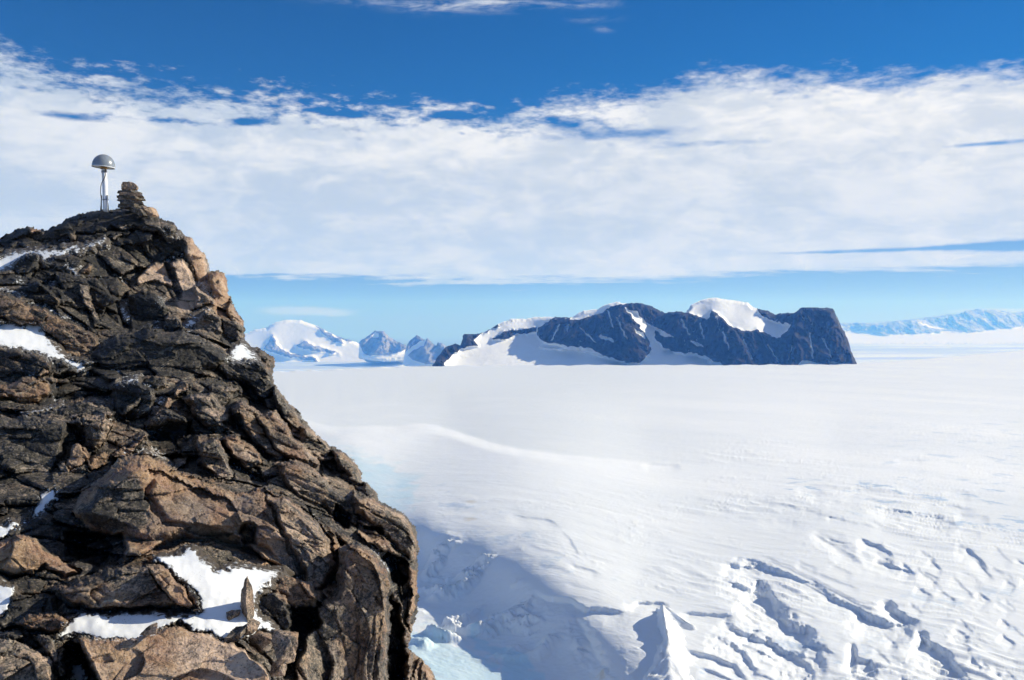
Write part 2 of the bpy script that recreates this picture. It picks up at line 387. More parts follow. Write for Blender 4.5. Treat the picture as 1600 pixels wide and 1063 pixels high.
def snow_mat(name, k=1.0, attr=False, bumpy=1.0, thin=False):
    m, nn, b = new_mat(name)
    co = nn.new('ShaderNodeTexCoord').outputs['Object']
    n1_ = nn.noise(co, 3.0 * k, 6, 0.6); n2_ = nn.noise(co, 22 * k, 5, 0.65)
    col = nn.mix(n1_, (0.86, 0.88, 0.91, 1), (0.91, 0.92, 0.935, 1))
    rough = 0.55
    if thin:
        th = nn.new('ShaderNodeAttribute', attribute_name='thin').outputs['Fac']
        gm = nn.sstep(nn.m('ADD', th, nn.m('MULTIPLY', nn.m('SUBTRACT', nn.noise(co, 16, 6, 0.7, .4), 0.5), 1.7)), 0.50, 0.72)
        gr = nn.mix(nn.noise(co, 40, 4, .7), (0.03, 0.027, 0.025, 1), (0.16, 0.13, 0.105, 1))
        col = nn.mix(gm, col, gr)
        gs_ = nn.m('MULTIPLY', nn.sstep(nn.voro(co, 60).outputs['Distance'], .22, .12), nn.sstep(nn.noise(co, 2.2, 3), .5, .62))
        col = nn.mix(nn.m('MULTIPLY', gs_, .7), col, (0.06, 0.05, 0.045, 1))
        wet = nn.sstep(nn.m('ADD', th, nn.noise(co, 5, 3)), .6, 1.1)
        col = nn.mix(nn.m('MULTIPLY', wet, .35), col, (0.55, 0.60, 0.66, 1), 'MULTIPLY')
    nn.put(b.inputs['Base Color'], col); nn.put(b.inputs['Roughness'], rough)
    b.inputs['Specular IOR Level'].default_value = 0.25
    nr = bump(nn, n1_, 0.5 * bumpy, 0.12 / k); nr = bump(nn, n2_, 0.6 * bumpy, 0.02 / k, nr)
    nn.put(b.inputs['Normal'], nr)
    return m
M_SNOW = snow_mat('snow_near', 1.0, False, 0.18, True)
M_SNOWF = None

# ------------------------------------------------------------------ the rock outcrop
OUT = [(-520, 380), (-300, 392), (-60, 384), (0, 371), (17, 362), (42, 353), (52, 354), (56, 357), (69, 357), (71, 360), (93, 349), (107, 340), (135, 331), (152, 328),
       (169, 328), (186, 326), (223, 326), (240, 330), (246, 337), (254, 341), (274, 348), (279, 361), (289, 367), (299, 371), (310, 386), (322, 398), (327, 412),
       (329, 424), (339, 422), (350, 426), (356, 437), (358, 460), (363, 464), (364, 474), (375, 491), (381, 500), (384, 508), (383, 534), (391, 541), (398, 543),
       (407, 543), (418, 551), (431, 560), (430, 573), (428, 584), (429, 599), (440, 614), (450, 627), (466, 640), (485, 667), (517, 696), (535, 702), (542, 710),
       (555, 720), (566, 737), (567, 753), (575, 754), (592, 772), (593, 781), (618, 794), (634, 803), (648, 821), (654, 837), (655, 860), (653, 882), (652, 916),
       (655, 926), (653, 948), (649, 971), (641, 995), (639, 1012), (652, 1024), (663, 1033), (675, 1047), (682, 1063), (700, 1110), (725, 1200), (770, 1500), (-520, 1500)]
def axis(lo, flo, fhi, hi, st, grow=1.13):
    mid = list(np.arange(flo, fhi + st, st)); a = []; s_ = st; x = flo
    while x > lo: s_ *= grow; x -= s_; a.append(x)
    c = []; s_ = st; x = mid[-1]
    while x < hi: s_ *= grow; x += s_; c.append(x)
    return np.array(a[::-1] + mid + c)
gx = axis(-515, -8, 690, 772, 1.25); gy = axis(322, 324, 1070, 1498, 1.25)
PX, PY = np.meshgrid(gx, gy)
BASE = [(160, 330, 16), (0, 372, 15), (250, 345, 16), (330, 400, 16), (340, 430, 15.4), (380, 500, 14.6), (430, 570, 12.8), (300, 450, 15), (100, 440, 13.2), (0, 460, 12.2), (200, 500, 13), (-300, 420, 13),
        (0, 530, 10.8), (100, 560, 10.9), (200, 560, 11.2), (320, 540, 12.0), (0, 640, 8.9), (150, 645, 9.2), (300, 640, 10.0), (440, 650, 11.0), (500, 700, 10.4), (400, 700, 9.4), (250, 700, 8.8), (570, 750, 9.8),
        (650, 850, 8.7), (650, 960, 8.3), (672, 1050, 9.6), (0, 760, 7.2), (150, 780, 7.3), (300, 780, 7.4), (450, 800, 7.8), (560, 850, 7.9), (0, 880, 6.1), (150, 880, 6.2), (300, 870, 6.35), (420, 890, 6.5),
        (520, 940, 6.6), (600, 1000, 7.2), (0, 980, 5.3), (200, 980, 5.4), (400, 985, 5.55), (0, 1063, 4.7), (250, 1063, 4.8), (450, 1063, 5.4), (560, 1063, 6.4), (-400, 800, 6.5), (-400, 1063, 4.6),
        (0, 1300, 3.8), (300, 1300, 3.9), (600, 1300, 5.2), (0, 1500, 3.4), (400, 1500, 3.6), (750, 1500, 5.5)]
lnY = interp_pts([(a, b, math.log(c)) for a, b, c in BASE], PX, PY)
Yb = np.exp(lnY)
# wobble of the traced outlines
WX = PX + n2d(PX / 26, PY / 26, 1, 4) * 5; WY = PY + n2d(PX / 26, PY / 26, 2, 4) * 5
BA = np.array([0.74, -0.35, -0.57]); BA /= np.linalg.norm(BA)
BC = np.cross(BA, [0.5, 0.85, 0.1]); BC /= np.linalg.norm(BC)
if BC[2] < 0: BC = -BC
BB = np.cross(BC, BA)
def bedframe(P, s, st=(2.0, 1.2, 0.55)):
    return np.stack([P @ BA / (s * st[0]), P @ BB / (s * st[1]), P @ BC / (s * st[2])], 1)
def blocks(P, s, seed, tilt=0.5, st=(2.0, 1.2, 0.55)):
    """Angular fracture blocks: value ~ -1..1 (positive towards the viewer) and a crack mask."""
    q = bedframe(P, s, st); q = q + 0.09 * np.stack([noise(q * 1.7, seed + 20), noise(q * 1.7, seed + 21), noise(q * 1.7, seed + 22)], 1)
    f1, f2, rid, vec = worley(q, seed)
    v = (rid[:, 0] - 0.5) * 1.3 + tilt * ((rid[:, 1] - 0.5) * vec[:, 0] + (rid[:, 2] - 0.5) * vec[:, 1] + (rid[:, 3] - 0.5) * vec[:, 2]) * 2
    return v, smooth(0.0, 0.16, f2 - f1), rid
P0 = unproj(PX, PY, Yb).reshape(-1, 3)
v1, c1, r1 = blocks(P0, 0.42, 11, 1.0); v2, c2, r2 = blocks(P0, 0.24, 31, 0.9, (1.4, 1.1, .8))
r2d = lambda a: a.reshape(PX.shape)
Yd = Yb - r2d(v1) * 0.21 + (1 - r2d(c1)) * 0.06
tone = 0.30 + (r2d(r1[:, 1]) - 0.5) * 0.35
rust = np.zeros_like(tone) + 0.15; frost = np.zeros_like(tone)
TOP = (0.10, -0.5, 0.86); LIT = (0.55, -0.65, 0.52); RGT = (0.75, -0.62, 0.2); FRT = (0.0, -0.98, 0.2); DRK = (-0.35, -0.92, 0.12); LFT = (-0.7, -0.6, 0.3); SLB = (0.35, -0.62, 0.70)
# (outline, stand-off in metres, rounding in pixels, facing(s), tone, rust)
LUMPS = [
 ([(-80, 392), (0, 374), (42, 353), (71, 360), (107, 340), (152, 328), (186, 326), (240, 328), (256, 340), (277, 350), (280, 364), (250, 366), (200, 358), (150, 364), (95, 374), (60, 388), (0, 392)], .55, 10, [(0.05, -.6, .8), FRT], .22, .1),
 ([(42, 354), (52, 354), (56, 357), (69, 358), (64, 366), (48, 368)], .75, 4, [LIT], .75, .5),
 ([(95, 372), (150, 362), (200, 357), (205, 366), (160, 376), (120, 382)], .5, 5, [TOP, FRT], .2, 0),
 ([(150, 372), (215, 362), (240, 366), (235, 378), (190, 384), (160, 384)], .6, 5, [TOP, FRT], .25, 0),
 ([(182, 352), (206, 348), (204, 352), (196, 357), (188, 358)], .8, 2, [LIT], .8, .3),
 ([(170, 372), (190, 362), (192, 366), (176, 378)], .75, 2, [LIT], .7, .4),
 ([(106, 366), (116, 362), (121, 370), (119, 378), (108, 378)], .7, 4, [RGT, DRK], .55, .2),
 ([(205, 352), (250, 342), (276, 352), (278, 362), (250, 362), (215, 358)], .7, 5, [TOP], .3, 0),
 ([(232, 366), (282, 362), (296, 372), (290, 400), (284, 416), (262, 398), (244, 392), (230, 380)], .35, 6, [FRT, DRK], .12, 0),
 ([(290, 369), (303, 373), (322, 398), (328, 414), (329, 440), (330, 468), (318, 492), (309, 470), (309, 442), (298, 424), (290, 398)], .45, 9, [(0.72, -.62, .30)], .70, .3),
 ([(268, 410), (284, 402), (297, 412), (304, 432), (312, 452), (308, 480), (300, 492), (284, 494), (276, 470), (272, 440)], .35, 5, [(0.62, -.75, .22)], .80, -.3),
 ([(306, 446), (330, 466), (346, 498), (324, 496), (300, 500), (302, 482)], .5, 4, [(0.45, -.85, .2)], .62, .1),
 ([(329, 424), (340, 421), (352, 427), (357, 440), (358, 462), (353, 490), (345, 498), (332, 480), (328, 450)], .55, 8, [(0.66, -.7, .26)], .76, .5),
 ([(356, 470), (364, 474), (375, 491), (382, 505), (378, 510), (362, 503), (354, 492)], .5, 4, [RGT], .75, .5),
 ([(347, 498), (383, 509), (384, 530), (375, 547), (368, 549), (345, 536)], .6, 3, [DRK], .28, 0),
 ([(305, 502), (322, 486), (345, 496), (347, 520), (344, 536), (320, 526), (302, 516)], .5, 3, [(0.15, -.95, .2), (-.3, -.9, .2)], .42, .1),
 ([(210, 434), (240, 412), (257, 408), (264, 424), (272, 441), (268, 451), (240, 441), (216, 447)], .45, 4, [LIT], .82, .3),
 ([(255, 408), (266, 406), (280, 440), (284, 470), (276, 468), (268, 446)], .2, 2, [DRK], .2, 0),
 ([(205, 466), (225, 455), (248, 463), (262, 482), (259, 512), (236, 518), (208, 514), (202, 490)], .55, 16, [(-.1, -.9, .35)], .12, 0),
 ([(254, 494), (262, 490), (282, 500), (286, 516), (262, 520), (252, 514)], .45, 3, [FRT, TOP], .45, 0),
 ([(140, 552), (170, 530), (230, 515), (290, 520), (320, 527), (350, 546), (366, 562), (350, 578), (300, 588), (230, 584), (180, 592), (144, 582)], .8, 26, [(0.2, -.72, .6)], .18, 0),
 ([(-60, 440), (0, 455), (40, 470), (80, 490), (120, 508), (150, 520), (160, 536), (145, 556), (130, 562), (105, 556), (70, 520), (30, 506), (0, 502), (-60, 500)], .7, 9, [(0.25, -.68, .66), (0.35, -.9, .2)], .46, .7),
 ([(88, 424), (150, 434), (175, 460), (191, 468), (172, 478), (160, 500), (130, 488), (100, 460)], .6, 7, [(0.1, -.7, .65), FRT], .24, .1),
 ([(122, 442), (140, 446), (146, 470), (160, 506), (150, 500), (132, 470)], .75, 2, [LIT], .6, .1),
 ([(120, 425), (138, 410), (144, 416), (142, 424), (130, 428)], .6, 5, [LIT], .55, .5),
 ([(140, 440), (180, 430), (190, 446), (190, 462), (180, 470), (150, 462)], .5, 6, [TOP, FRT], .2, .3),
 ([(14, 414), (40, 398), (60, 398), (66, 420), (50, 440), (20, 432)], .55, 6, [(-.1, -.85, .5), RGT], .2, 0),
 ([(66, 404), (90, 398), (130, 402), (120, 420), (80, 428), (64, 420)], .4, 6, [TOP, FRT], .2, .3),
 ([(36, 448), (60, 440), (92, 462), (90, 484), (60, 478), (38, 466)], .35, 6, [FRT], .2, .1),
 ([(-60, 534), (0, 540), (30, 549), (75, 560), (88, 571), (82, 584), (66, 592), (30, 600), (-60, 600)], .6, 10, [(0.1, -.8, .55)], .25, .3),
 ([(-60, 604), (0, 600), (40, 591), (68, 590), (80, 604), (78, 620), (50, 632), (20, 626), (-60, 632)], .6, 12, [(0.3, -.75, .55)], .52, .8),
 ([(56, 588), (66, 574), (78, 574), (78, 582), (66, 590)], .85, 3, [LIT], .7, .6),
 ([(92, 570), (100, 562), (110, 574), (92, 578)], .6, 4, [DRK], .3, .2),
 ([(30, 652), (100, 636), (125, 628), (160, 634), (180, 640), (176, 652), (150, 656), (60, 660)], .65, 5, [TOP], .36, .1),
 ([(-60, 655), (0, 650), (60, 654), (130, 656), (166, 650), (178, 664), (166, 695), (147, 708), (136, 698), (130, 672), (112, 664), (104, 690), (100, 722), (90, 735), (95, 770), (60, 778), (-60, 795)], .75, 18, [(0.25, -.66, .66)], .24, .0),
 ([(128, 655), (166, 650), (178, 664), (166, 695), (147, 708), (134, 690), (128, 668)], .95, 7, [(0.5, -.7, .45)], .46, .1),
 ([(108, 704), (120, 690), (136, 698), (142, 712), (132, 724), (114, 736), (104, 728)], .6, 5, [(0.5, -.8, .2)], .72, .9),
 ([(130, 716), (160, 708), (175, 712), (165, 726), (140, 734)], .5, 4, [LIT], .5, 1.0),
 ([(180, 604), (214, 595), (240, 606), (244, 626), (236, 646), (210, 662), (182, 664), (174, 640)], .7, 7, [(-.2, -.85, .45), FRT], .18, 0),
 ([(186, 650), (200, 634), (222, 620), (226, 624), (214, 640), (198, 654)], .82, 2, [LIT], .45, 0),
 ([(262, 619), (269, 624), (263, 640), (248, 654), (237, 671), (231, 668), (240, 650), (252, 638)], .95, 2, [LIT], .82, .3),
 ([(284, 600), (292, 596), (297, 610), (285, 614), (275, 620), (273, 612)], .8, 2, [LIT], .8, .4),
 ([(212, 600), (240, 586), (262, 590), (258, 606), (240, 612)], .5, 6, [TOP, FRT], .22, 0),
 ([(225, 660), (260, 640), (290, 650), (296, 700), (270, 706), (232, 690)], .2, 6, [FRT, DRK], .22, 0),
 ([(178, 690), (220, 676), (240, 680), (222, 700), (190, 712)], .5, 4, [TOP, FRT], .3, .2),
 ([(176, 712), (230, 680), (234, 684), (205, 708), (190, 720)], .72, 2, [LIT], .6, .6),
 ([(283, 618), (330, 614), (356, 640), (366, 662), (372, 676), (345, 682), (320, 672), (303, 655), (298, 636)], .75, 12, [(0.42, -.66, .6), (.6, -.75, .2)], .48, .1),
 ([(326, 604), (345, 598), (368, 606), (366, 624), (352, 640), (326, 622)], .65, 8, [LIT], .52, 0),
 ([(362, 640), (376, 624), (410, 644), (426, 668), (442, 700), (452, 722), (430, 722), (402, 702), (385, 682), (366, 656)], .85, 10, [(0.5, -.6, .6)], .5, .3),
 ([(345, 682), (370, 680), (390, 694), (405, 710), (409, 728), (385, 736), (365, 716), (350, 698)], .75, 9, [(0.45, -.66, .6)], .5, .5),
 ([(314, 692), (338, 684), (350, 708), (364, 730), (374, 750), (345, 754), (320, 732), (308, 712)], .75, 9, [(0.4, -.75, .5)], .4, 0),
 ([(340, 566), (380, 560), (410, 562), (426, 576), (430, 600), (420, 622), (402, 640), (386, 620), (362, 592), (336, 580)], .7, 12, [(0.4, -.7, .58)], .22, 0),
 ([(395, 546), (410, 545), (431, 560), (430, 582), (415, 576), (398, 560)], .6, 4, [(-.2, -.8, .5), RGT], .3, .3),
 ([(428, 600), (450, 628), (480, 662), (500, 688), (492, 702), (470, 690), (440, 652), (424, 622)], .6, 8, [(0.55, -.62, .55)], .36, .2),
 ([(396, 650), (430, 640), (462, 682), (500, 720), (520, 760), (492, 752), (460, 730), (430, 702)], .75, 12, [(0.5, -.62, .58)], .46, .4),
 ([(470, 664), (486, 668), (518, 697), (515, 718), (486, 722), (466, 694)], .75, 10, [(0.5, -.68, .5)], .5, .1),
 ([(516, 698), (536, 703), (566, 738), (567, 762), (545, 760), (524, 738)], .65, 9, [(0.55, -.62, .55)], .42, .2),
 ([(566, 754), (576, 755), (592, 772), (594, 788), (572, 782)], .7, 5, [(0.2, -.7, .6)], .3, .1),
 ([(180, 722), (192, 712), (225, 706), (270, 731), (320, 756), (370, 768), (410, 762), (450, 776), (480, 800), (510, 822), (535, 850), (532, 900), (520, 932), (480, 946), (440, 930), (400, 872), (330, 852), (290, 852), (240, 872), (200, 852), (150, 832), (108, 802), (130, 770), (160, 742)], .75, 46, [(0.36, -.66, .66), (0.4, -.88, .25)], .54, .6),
 ([(230, 722), (300, 756), (370, 778), (400, 830), (380, 850), (310, 842), (250, 830), (210, 780)], 1.0, 40, [(0.42, -.62, .66)], .6, .7),
 ([(410, 770), (450, 778), (490, 808), (520, 840), (528, 890), (510, 930), (480, 938), (455, 880), (430, 830)], .98, 26, [(0.5, -.72, .48)], .5, .3),
 ([(110, 802), (160, 760), (215, 745), (235, 790), (225, 830), (160, 830)], .82, 24, [(0.1, -.8, .6)], .25, .1),
 ([(430, 722), (470, 720), (520, 755), (560, 790), (570, 812), (540, 830), (500, 800), (450, 770)], .7, 16, [(0.45, -.7, .55)], .4, .3),
 ([(550, 765), (600, 790), (634, 804), (652, 836), (654, 870), (640, 880), (610, 850), (575, 820), (550, 800)], .65, 16, [(0.5, -.7, .5)], .46, .4),
 ([(558, 818), (600, 838), (622, 862), (606, 866), (580, 852), (556, 836)], .62, 4, [LIT], .55, .6),
 ([(535, 852), (560, 848), (590, 868), (606, 905), (612, 950), (606, 1000), (604, 1063), (590, 1140), (480, 1140), (452, 1063), (470, 1000), (490, 950), (520, 930)], .75, 20, [(0.38, -.9, .22), (.1, -.95, .25)], .38, .3),
 ([(540, 850), (575, 862), (585, 880), (560, 930), (548, 950), (540, 900)], .92, 5, [(0.5, -.85, .15)], .5, 1.0),
 ([(618, 878), (640, 884), (653, 890), (652, 925), (648, 960), (641, 994), (636, 980), (644, 930), (636, 905), (622, 898)], .45, 4, [RGT], .5, .8),
 ([(610, 928), (620, 926), (630, 960), (640, 996), (638, 1063), (630, 1063), (632, 1010), (622, 970)], .35, 3, [(0.5, -.8, .1)], .4, .5),
 ([(636, 1010), (652, 1024), (675, 1047), (700, 1110), (720, 1200), (640, 1200), (632, 1063)], .1, 9, [(0.3, -.7, .6)], .45, .4),
 ([(-60, 850), (0, 846), (30, 832), (60, 842), (76, 860), (100, 878), (130, 890), (128, 896), (100, 908), (70, 892), (40, 902), (-60, 892)], .55, 14, [(0.45, -.66, .6), (0.1, -.95, .2)], .68, .6),
 ([(78, 922), (120, 905), (180, 886), (235, 880), (262, 890), (290, 920), (318, 956), (290, 962), (260, 957), (190, 957), (150, 957), (100, 946)], .6, 20, [(0.28, -.62, .72), (0.15, -.95, .15)], .40, .3),
 ([(230, 884), (262, 890), (290, 920), (318, 956), (280, 952), (250, 920)], .72, 8, [(0.5, -.65, .55)], .55, .6),
 ([(14, 972), (50, 958), (85, 955), (105, 968), (106, 982), (80, 990), (40, 986)], .5, 10, [(0.3, -.75, .55)], .5, .8),
 ([(-60, 998), (0, 998), (40, 1005), (80, 1034), (100, 1063), (104, 1130), (-60, 1140)], .4, 24, [(0.3, -.6, .72)], .50, .2),
 ([(44, 988), (80, 996), (92, 1020), (98, 1044), (80, 1036), (60, 1010)], .45, 6, [(0.5, -.7, .4), LFT], .36, 0),
 ([(118, 996), (200, 996), (240, 986), (280, 977), (320, 990), (380, 1015), (412, 1040), (425, 1063), (440, 1130), (175, 1130), (150, 1050)], .42, 9, [(0.30, -.55, .78)], .78, .45),
 ([(398, 935), (424, 922), (448, 930), (456, 946), (452, 986), (424, 976), (402, 958)], .25, 8, [(-.3, -.9, .3)], .2, .1),
 ([(400, 905), (450, 898), (490, 910), (495, 946), (450, 944), (420, 926)], .3, 10, [(0.3, -.85, .4)], .36, .5),
]
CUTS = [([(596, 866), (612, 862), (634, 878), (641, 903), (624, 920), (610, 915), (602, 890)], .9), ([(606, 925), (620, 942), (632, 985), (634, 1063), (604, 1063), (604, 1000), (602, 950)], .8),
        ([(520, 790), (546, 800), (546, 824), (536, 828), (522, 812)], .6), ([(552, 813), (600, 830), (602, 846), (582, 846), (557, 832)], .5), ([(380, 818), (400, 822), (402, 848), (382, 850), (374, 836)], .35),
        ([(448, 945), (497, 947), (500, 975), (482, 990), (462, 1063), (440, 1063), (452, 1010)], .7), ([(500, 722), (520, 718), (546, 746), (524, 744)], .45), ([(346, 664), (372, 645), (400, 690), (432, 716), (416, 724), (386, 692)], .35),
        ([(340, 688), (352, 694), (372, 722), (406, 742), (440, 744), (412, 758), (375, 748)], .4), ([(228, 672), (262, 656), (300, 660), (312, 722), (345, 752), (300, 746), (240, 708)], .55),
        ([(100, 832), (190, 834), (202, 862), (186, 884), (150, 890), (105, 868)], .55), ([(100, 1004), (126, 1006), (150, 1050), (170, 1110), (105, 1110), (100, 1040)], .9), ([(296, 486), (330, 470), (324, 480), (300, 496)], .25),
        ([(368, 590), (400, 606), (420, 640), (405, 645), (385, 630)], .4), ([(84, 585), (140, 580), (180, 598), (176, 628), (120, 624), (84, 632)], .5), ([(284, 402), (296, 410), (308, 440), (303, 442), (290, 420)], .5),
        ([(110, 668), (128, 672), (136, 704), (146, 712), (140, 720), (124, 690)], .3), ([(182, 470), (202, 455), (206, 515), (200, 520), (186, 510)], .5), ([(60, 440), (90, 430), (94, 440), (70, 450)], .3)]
SNOWP = {
 'a': ([(238, 874), (262, 866), (300, 857), (312, 862), (322, 880), (335, 892), (370, 880), (420, 890), (447, 894), (430, 905), (404, 925), (398, 950), (408, 966), (437, 985), (425, 992), (405, 985), (384, 1002), (350, 1004), (330, 992), (300, 982), (285, 972), (250, 982), (235, 992), (205, 1002), (120, 992), (88, 1002), (98, 975), (126, 955), (180, 958), (260, 960), (318, 955), (302, 925), (265, 893)], (0.10, -.42, .9), 'bright snow drift around the upright pointed stone between the lower rocks'),
 'b': ([(-50, 505), (0, 508), (20, 502), (60, 506), (73, 525), (88, 545), (110, 560), (130, 564), (142, 570), (126, 582), (100, 568), (60, 552), (-50, 534)], (0.12, -.5, .86), 'white snow wedge beside the reddish rock face at the left edge'),
 'c': ([(-50, 408), (0, 402), (20, 394), (60, 390), (90, 386), (125, 384), (160, 372), (166, 382), (120, 394), (80, 402), (72, 408), (50, 398), (25, 412), (0, 430), (-50, 440)], (0.0, -.5, .86), 'long snow streak under the summit slabs'),
 'd': ([(364, 542), (373, 534), (388, 546), (402, 556), (404, 565), (386, 568), (358, 564)], (0.1, -.5, .86), 'small snow patch on the ledge at the right brink'),
 'e': ([(34, 648), (95, 630), (100, 634), (60, 646), (40, 652)], (0.1, -.4, .9), 'thin snow strip along a flat ledge'),
 'f': ([(-50, 822), (0, 820), (20, 812), (38, 818), (0, 842), (-50, 850)], (0.1, -.4, .9), 'small snow wedge at the left edge between two rocks'),
 'g': ([(-50, 900), (0, 905), (22, 918), (16, 945), (0, 972), (-50, 980)], (-.1, -.6, .8), 'shaded snow in a hollow at the left edge'),
 'h': ([(248, 352), (262, 356), (278, 367), (264, 366)], (0.1, -.4, .9), 'tiny snow patch on the slabs right of the cairn'),
 'i': ([(186, 602), (196, 594), (213, 588), (216, 600), (198, 604)], (0.0, -.5, .86), 'shaded snow scrap in a hollow above the cracked boulder'),
 'j': ([(108, 1062), (114, 1036), (130, 1034), (140, 1056), (128, 1068)], (-.1, -.6, .8), 'shaded snow at the bottom of a deep crevice'),
 'k': ([(60, 772), (84, 764), (92, 778), (70, 800), (48, 812), (54, 790)], (-.1, -.6, .8), 'shaded snow trickle in the crack below the dark dome'),
 'l': ([(106, 412), (124, 416), (122, 424), (104, 420)], (0.1, -.4, .9), 'tiny snow patch below the long snow streak'),
 'm': ([(292, 504), (304, 494), (316, 492), (308, 502), (300, 512), (288, 514)], (0.1, -.5, .86), 'small snow ramp between grey blocks under the pillar'),
 'n': ([(190, 474), (196, 480), (198, 490), (206, 492), (203, 500), (192, 498), (188, 484)], (-.1, -.6, .8), 'shaded snow in the gully left of the round dark boulder'),
}
def plane_depth(nrm, px0, py0, Y0, px, py):
    nx, ny, nz = nrm
    num = nx * (px0 - 800) / F * Y0 + ny * Y0 - nz * (py0 - HZ) / F * Y0
    den = nx * (px - 800) / F + ny - nz * (py - HZ) / F
    return num / np.minimum(den, -0.12)
def base_at(px, py): return float(np.exp(interp_pts([(a, b, math.log(c)) for a, b, c in BASE], np.array([float(px)]), np.array([float(py)])))[0])
def sub(poly, pad):
    p = np.array(poly); x0, y0 = p.min(0) - pad; x1, y1 = p.max(0) + pad
    return slice(max(0, np.searchsorted(gy, y0)), np.searchsorted(gy, y1)), slice(max(0, np.searchsorted(gx, x0)), np.searchsorted(gx, x1))
broad = np.zeros_like(tone)
for poly, so, rnd, facing, tn, ru in LUMPS:
    sl = sub(poly, 14)
    if PX[sl].size == 0: continue
    sd = poly_sd(poly, WX[sl], WY[sl]); c = np.mean(poly, 0); D0 = base_at(*c) - so * 0.42
    cl = lambda a: np.clip(a, D0 - 0.9, D0 + 1.2)
    surf = cl(plane_depth(facing[0], c[0], c[1], D0, PX[sl], PY[sl]))
    for fc in facing[1:]:      # a second facet cuts in below / left of the middle
        surf = np.maximum(surf, cl(plane_depth(fc, c[0], c[1], D0 - 0.05, PX[sl], PY[sl])))
    t = np.clip(sd / rnd, 0, 1)
    surf = surf + so * 0.5 * (1 - np.clip(sd / (rnd * .62), 0, 1)) ** 1.35
    surf = surf - r2d(v1)[sl] * 0.06
    ins = (sd > 0) & (surf < Yd[sl] + 0.25)
    # follow the traced shape, but keep it joined to the rock around it
    Yn = np.where(ins, np.minimum(surf, Yd[sl] + 0.1), Yd[sl])
    Yd[sl] = Yn
    wgt = smooth(-2, 5, sd); broad[sl] = broad[sl] * (1 - wgt) + wgt * (.35 + .65 * smooth(8, 20, rnd))
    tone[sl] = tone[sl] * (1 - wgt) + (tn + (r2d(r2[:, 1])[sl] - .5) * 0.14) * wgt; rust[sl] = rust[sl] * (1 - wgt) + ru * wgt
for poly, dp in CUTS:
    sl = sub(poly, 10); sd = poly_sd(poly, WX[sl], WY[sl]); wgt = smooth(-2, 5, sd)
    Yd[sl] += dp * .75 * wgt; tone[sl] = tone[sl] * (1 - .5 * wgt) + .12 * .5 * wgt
# layered slabs near the summit
# secondary fracture and roughness, over everything
P1 = unproj(PX, PY, Yd).reshape(-1, 3)
rough_big = ridged(bedframe(P1, 0.3, (1.5, 1.2, .8)), 4, 51, .5)
v3, c3, r3 = blocks(P1, 0.065, 71, 0.9)
soft = 1 - 0.60 * smooth(.42, .72, blur(tone, 4)) - .22 * smooth(.68, .78, blur(tone, 4))
soft = np.clip(soft, .2, 1) * (1 - .5 * broad)
Yd = Yd - r2d(v2) * 0.07 * soft + (1 - r2d(c2)) * 0.016 * soft - r2d(rough_big) * 0.015 * soft - r2d(v3) * 0.007 * soft
tone = tone + (r2d(r3[:, 2]) - .5) * .12
tone = tone - .12 * smooth(640, 560, PY) * smooth(300, 180, PX) - .02 * smooth(700, 600, PY)
# snow patches: rock dips a little under them
snow_Y = {}
EX = n2d(PX / 7, PY / 7, 13, 4) * 4; EY = n2d(PX / 7, PY / 7, 14, 4) * 3
Ybl = blur(Yd, 7); Ybl2 = blur(Yd, 16, 3)
for k_, (poly, nrm, lab) in SNOWP.items():
    sl = sub(poly, 10); sd = poly_sd(poly, WX[sl] + EX[sl], WY[sl] + EY[sl]); c = np.mean(poly, 0)
    inner = sd > 1
    Yc = Ybl[sl]; pl = plane_depth(nrm, c[0], c[1], float(np.median(Yc[inner])) if inner.any() else base_at(*c), PX[sl], PY[sl])
    ys = 0.6 * np.clip(pl, Yc - .35, Yc + .35) + 0.4 * Ybl2[sl]
    snow_Y[k_] = (sl, sd, ys)
    Yd[sl] += smooth(-1, 6, sd) * np.maximum(0, 0.10 + ys - Yd[sl]) * .9
    frost[sl] = np.maximum(frost[sl], smooth(-14, 2, sd) * .42)
for (px_, py_, r_, a_) in [(300, 445, 22, .34), (320, 480, 30, .36), (255, 470, 20, .4), (345, 470, 16, .3), (400, 890, 40, .35), (30, 440, 16, .45), (150, 385, 30, .3), (60, 800, 24, .3)]:
    frost = np.maximum(frost, a_ * np.exp(-((PX - px_) ** 2 + (PY - py_) ** 2) / r_ ** 2))
cav = Yd - blur(Yd, 7); reg = n2d(PX / 90, PY / 90, 43, 3)
frost = np.maximum(frost, .46 * smooth(.05, .16, blur(cav, 1)) * smooth(-.05, .35, reg + .25 * (PX < 260)))
# the outer rim rounds away from the viewer
SDO = poly_sd(OUT, PX + n2d(PX / 9, PY / 9, 5, 3) * 2.2, PY + n2d(PX / 9, PY / 9, 6, 3) * 2.2)
t = np.clip(SDO / 13, 0, 1); Yd = Yd + 0.75 * (1 - np.sqrt(np.clip(1 - (1 - t) ** 2, 0, 1))) * np.where(PX > 100, 1, .5)
V = unproj(PX, PY, Yd)
# fine roughness along the surface normal
du = np.gradient(V, axis=1); dv = np.gradient(V, axis=0); nm = np.cross(du, dv); nm /= np.linalg.norm(nm, axis=2)[..., None] + 1e-9
nm = np.where((nm[..., 1] > 0)[..., None], -nm, nm)
Vf = V.reshape(-1, 3); fine = fbm(Vf * 9, 5, 81, .55) * .013 + ridged(bedframe(Vf, .10, (1.6, 1.2, .7)), 3, 91) * .003
V = V + nm * (fine.reshape(PX.shape) * (.35 + .65 * soft))[..., None]
inside = SDO > 0
keep = inside[:-1, :-1] & inside[1:, :-1] & inside[1:, 1:] & inside[:-1, 1:]
Q = gridq(len(gy), len(gx), keep)
Vv, Q, at = compact(V.reshape(-1, 3), Q, {'tone': tone, 'rust': rust, 'frost': frost})
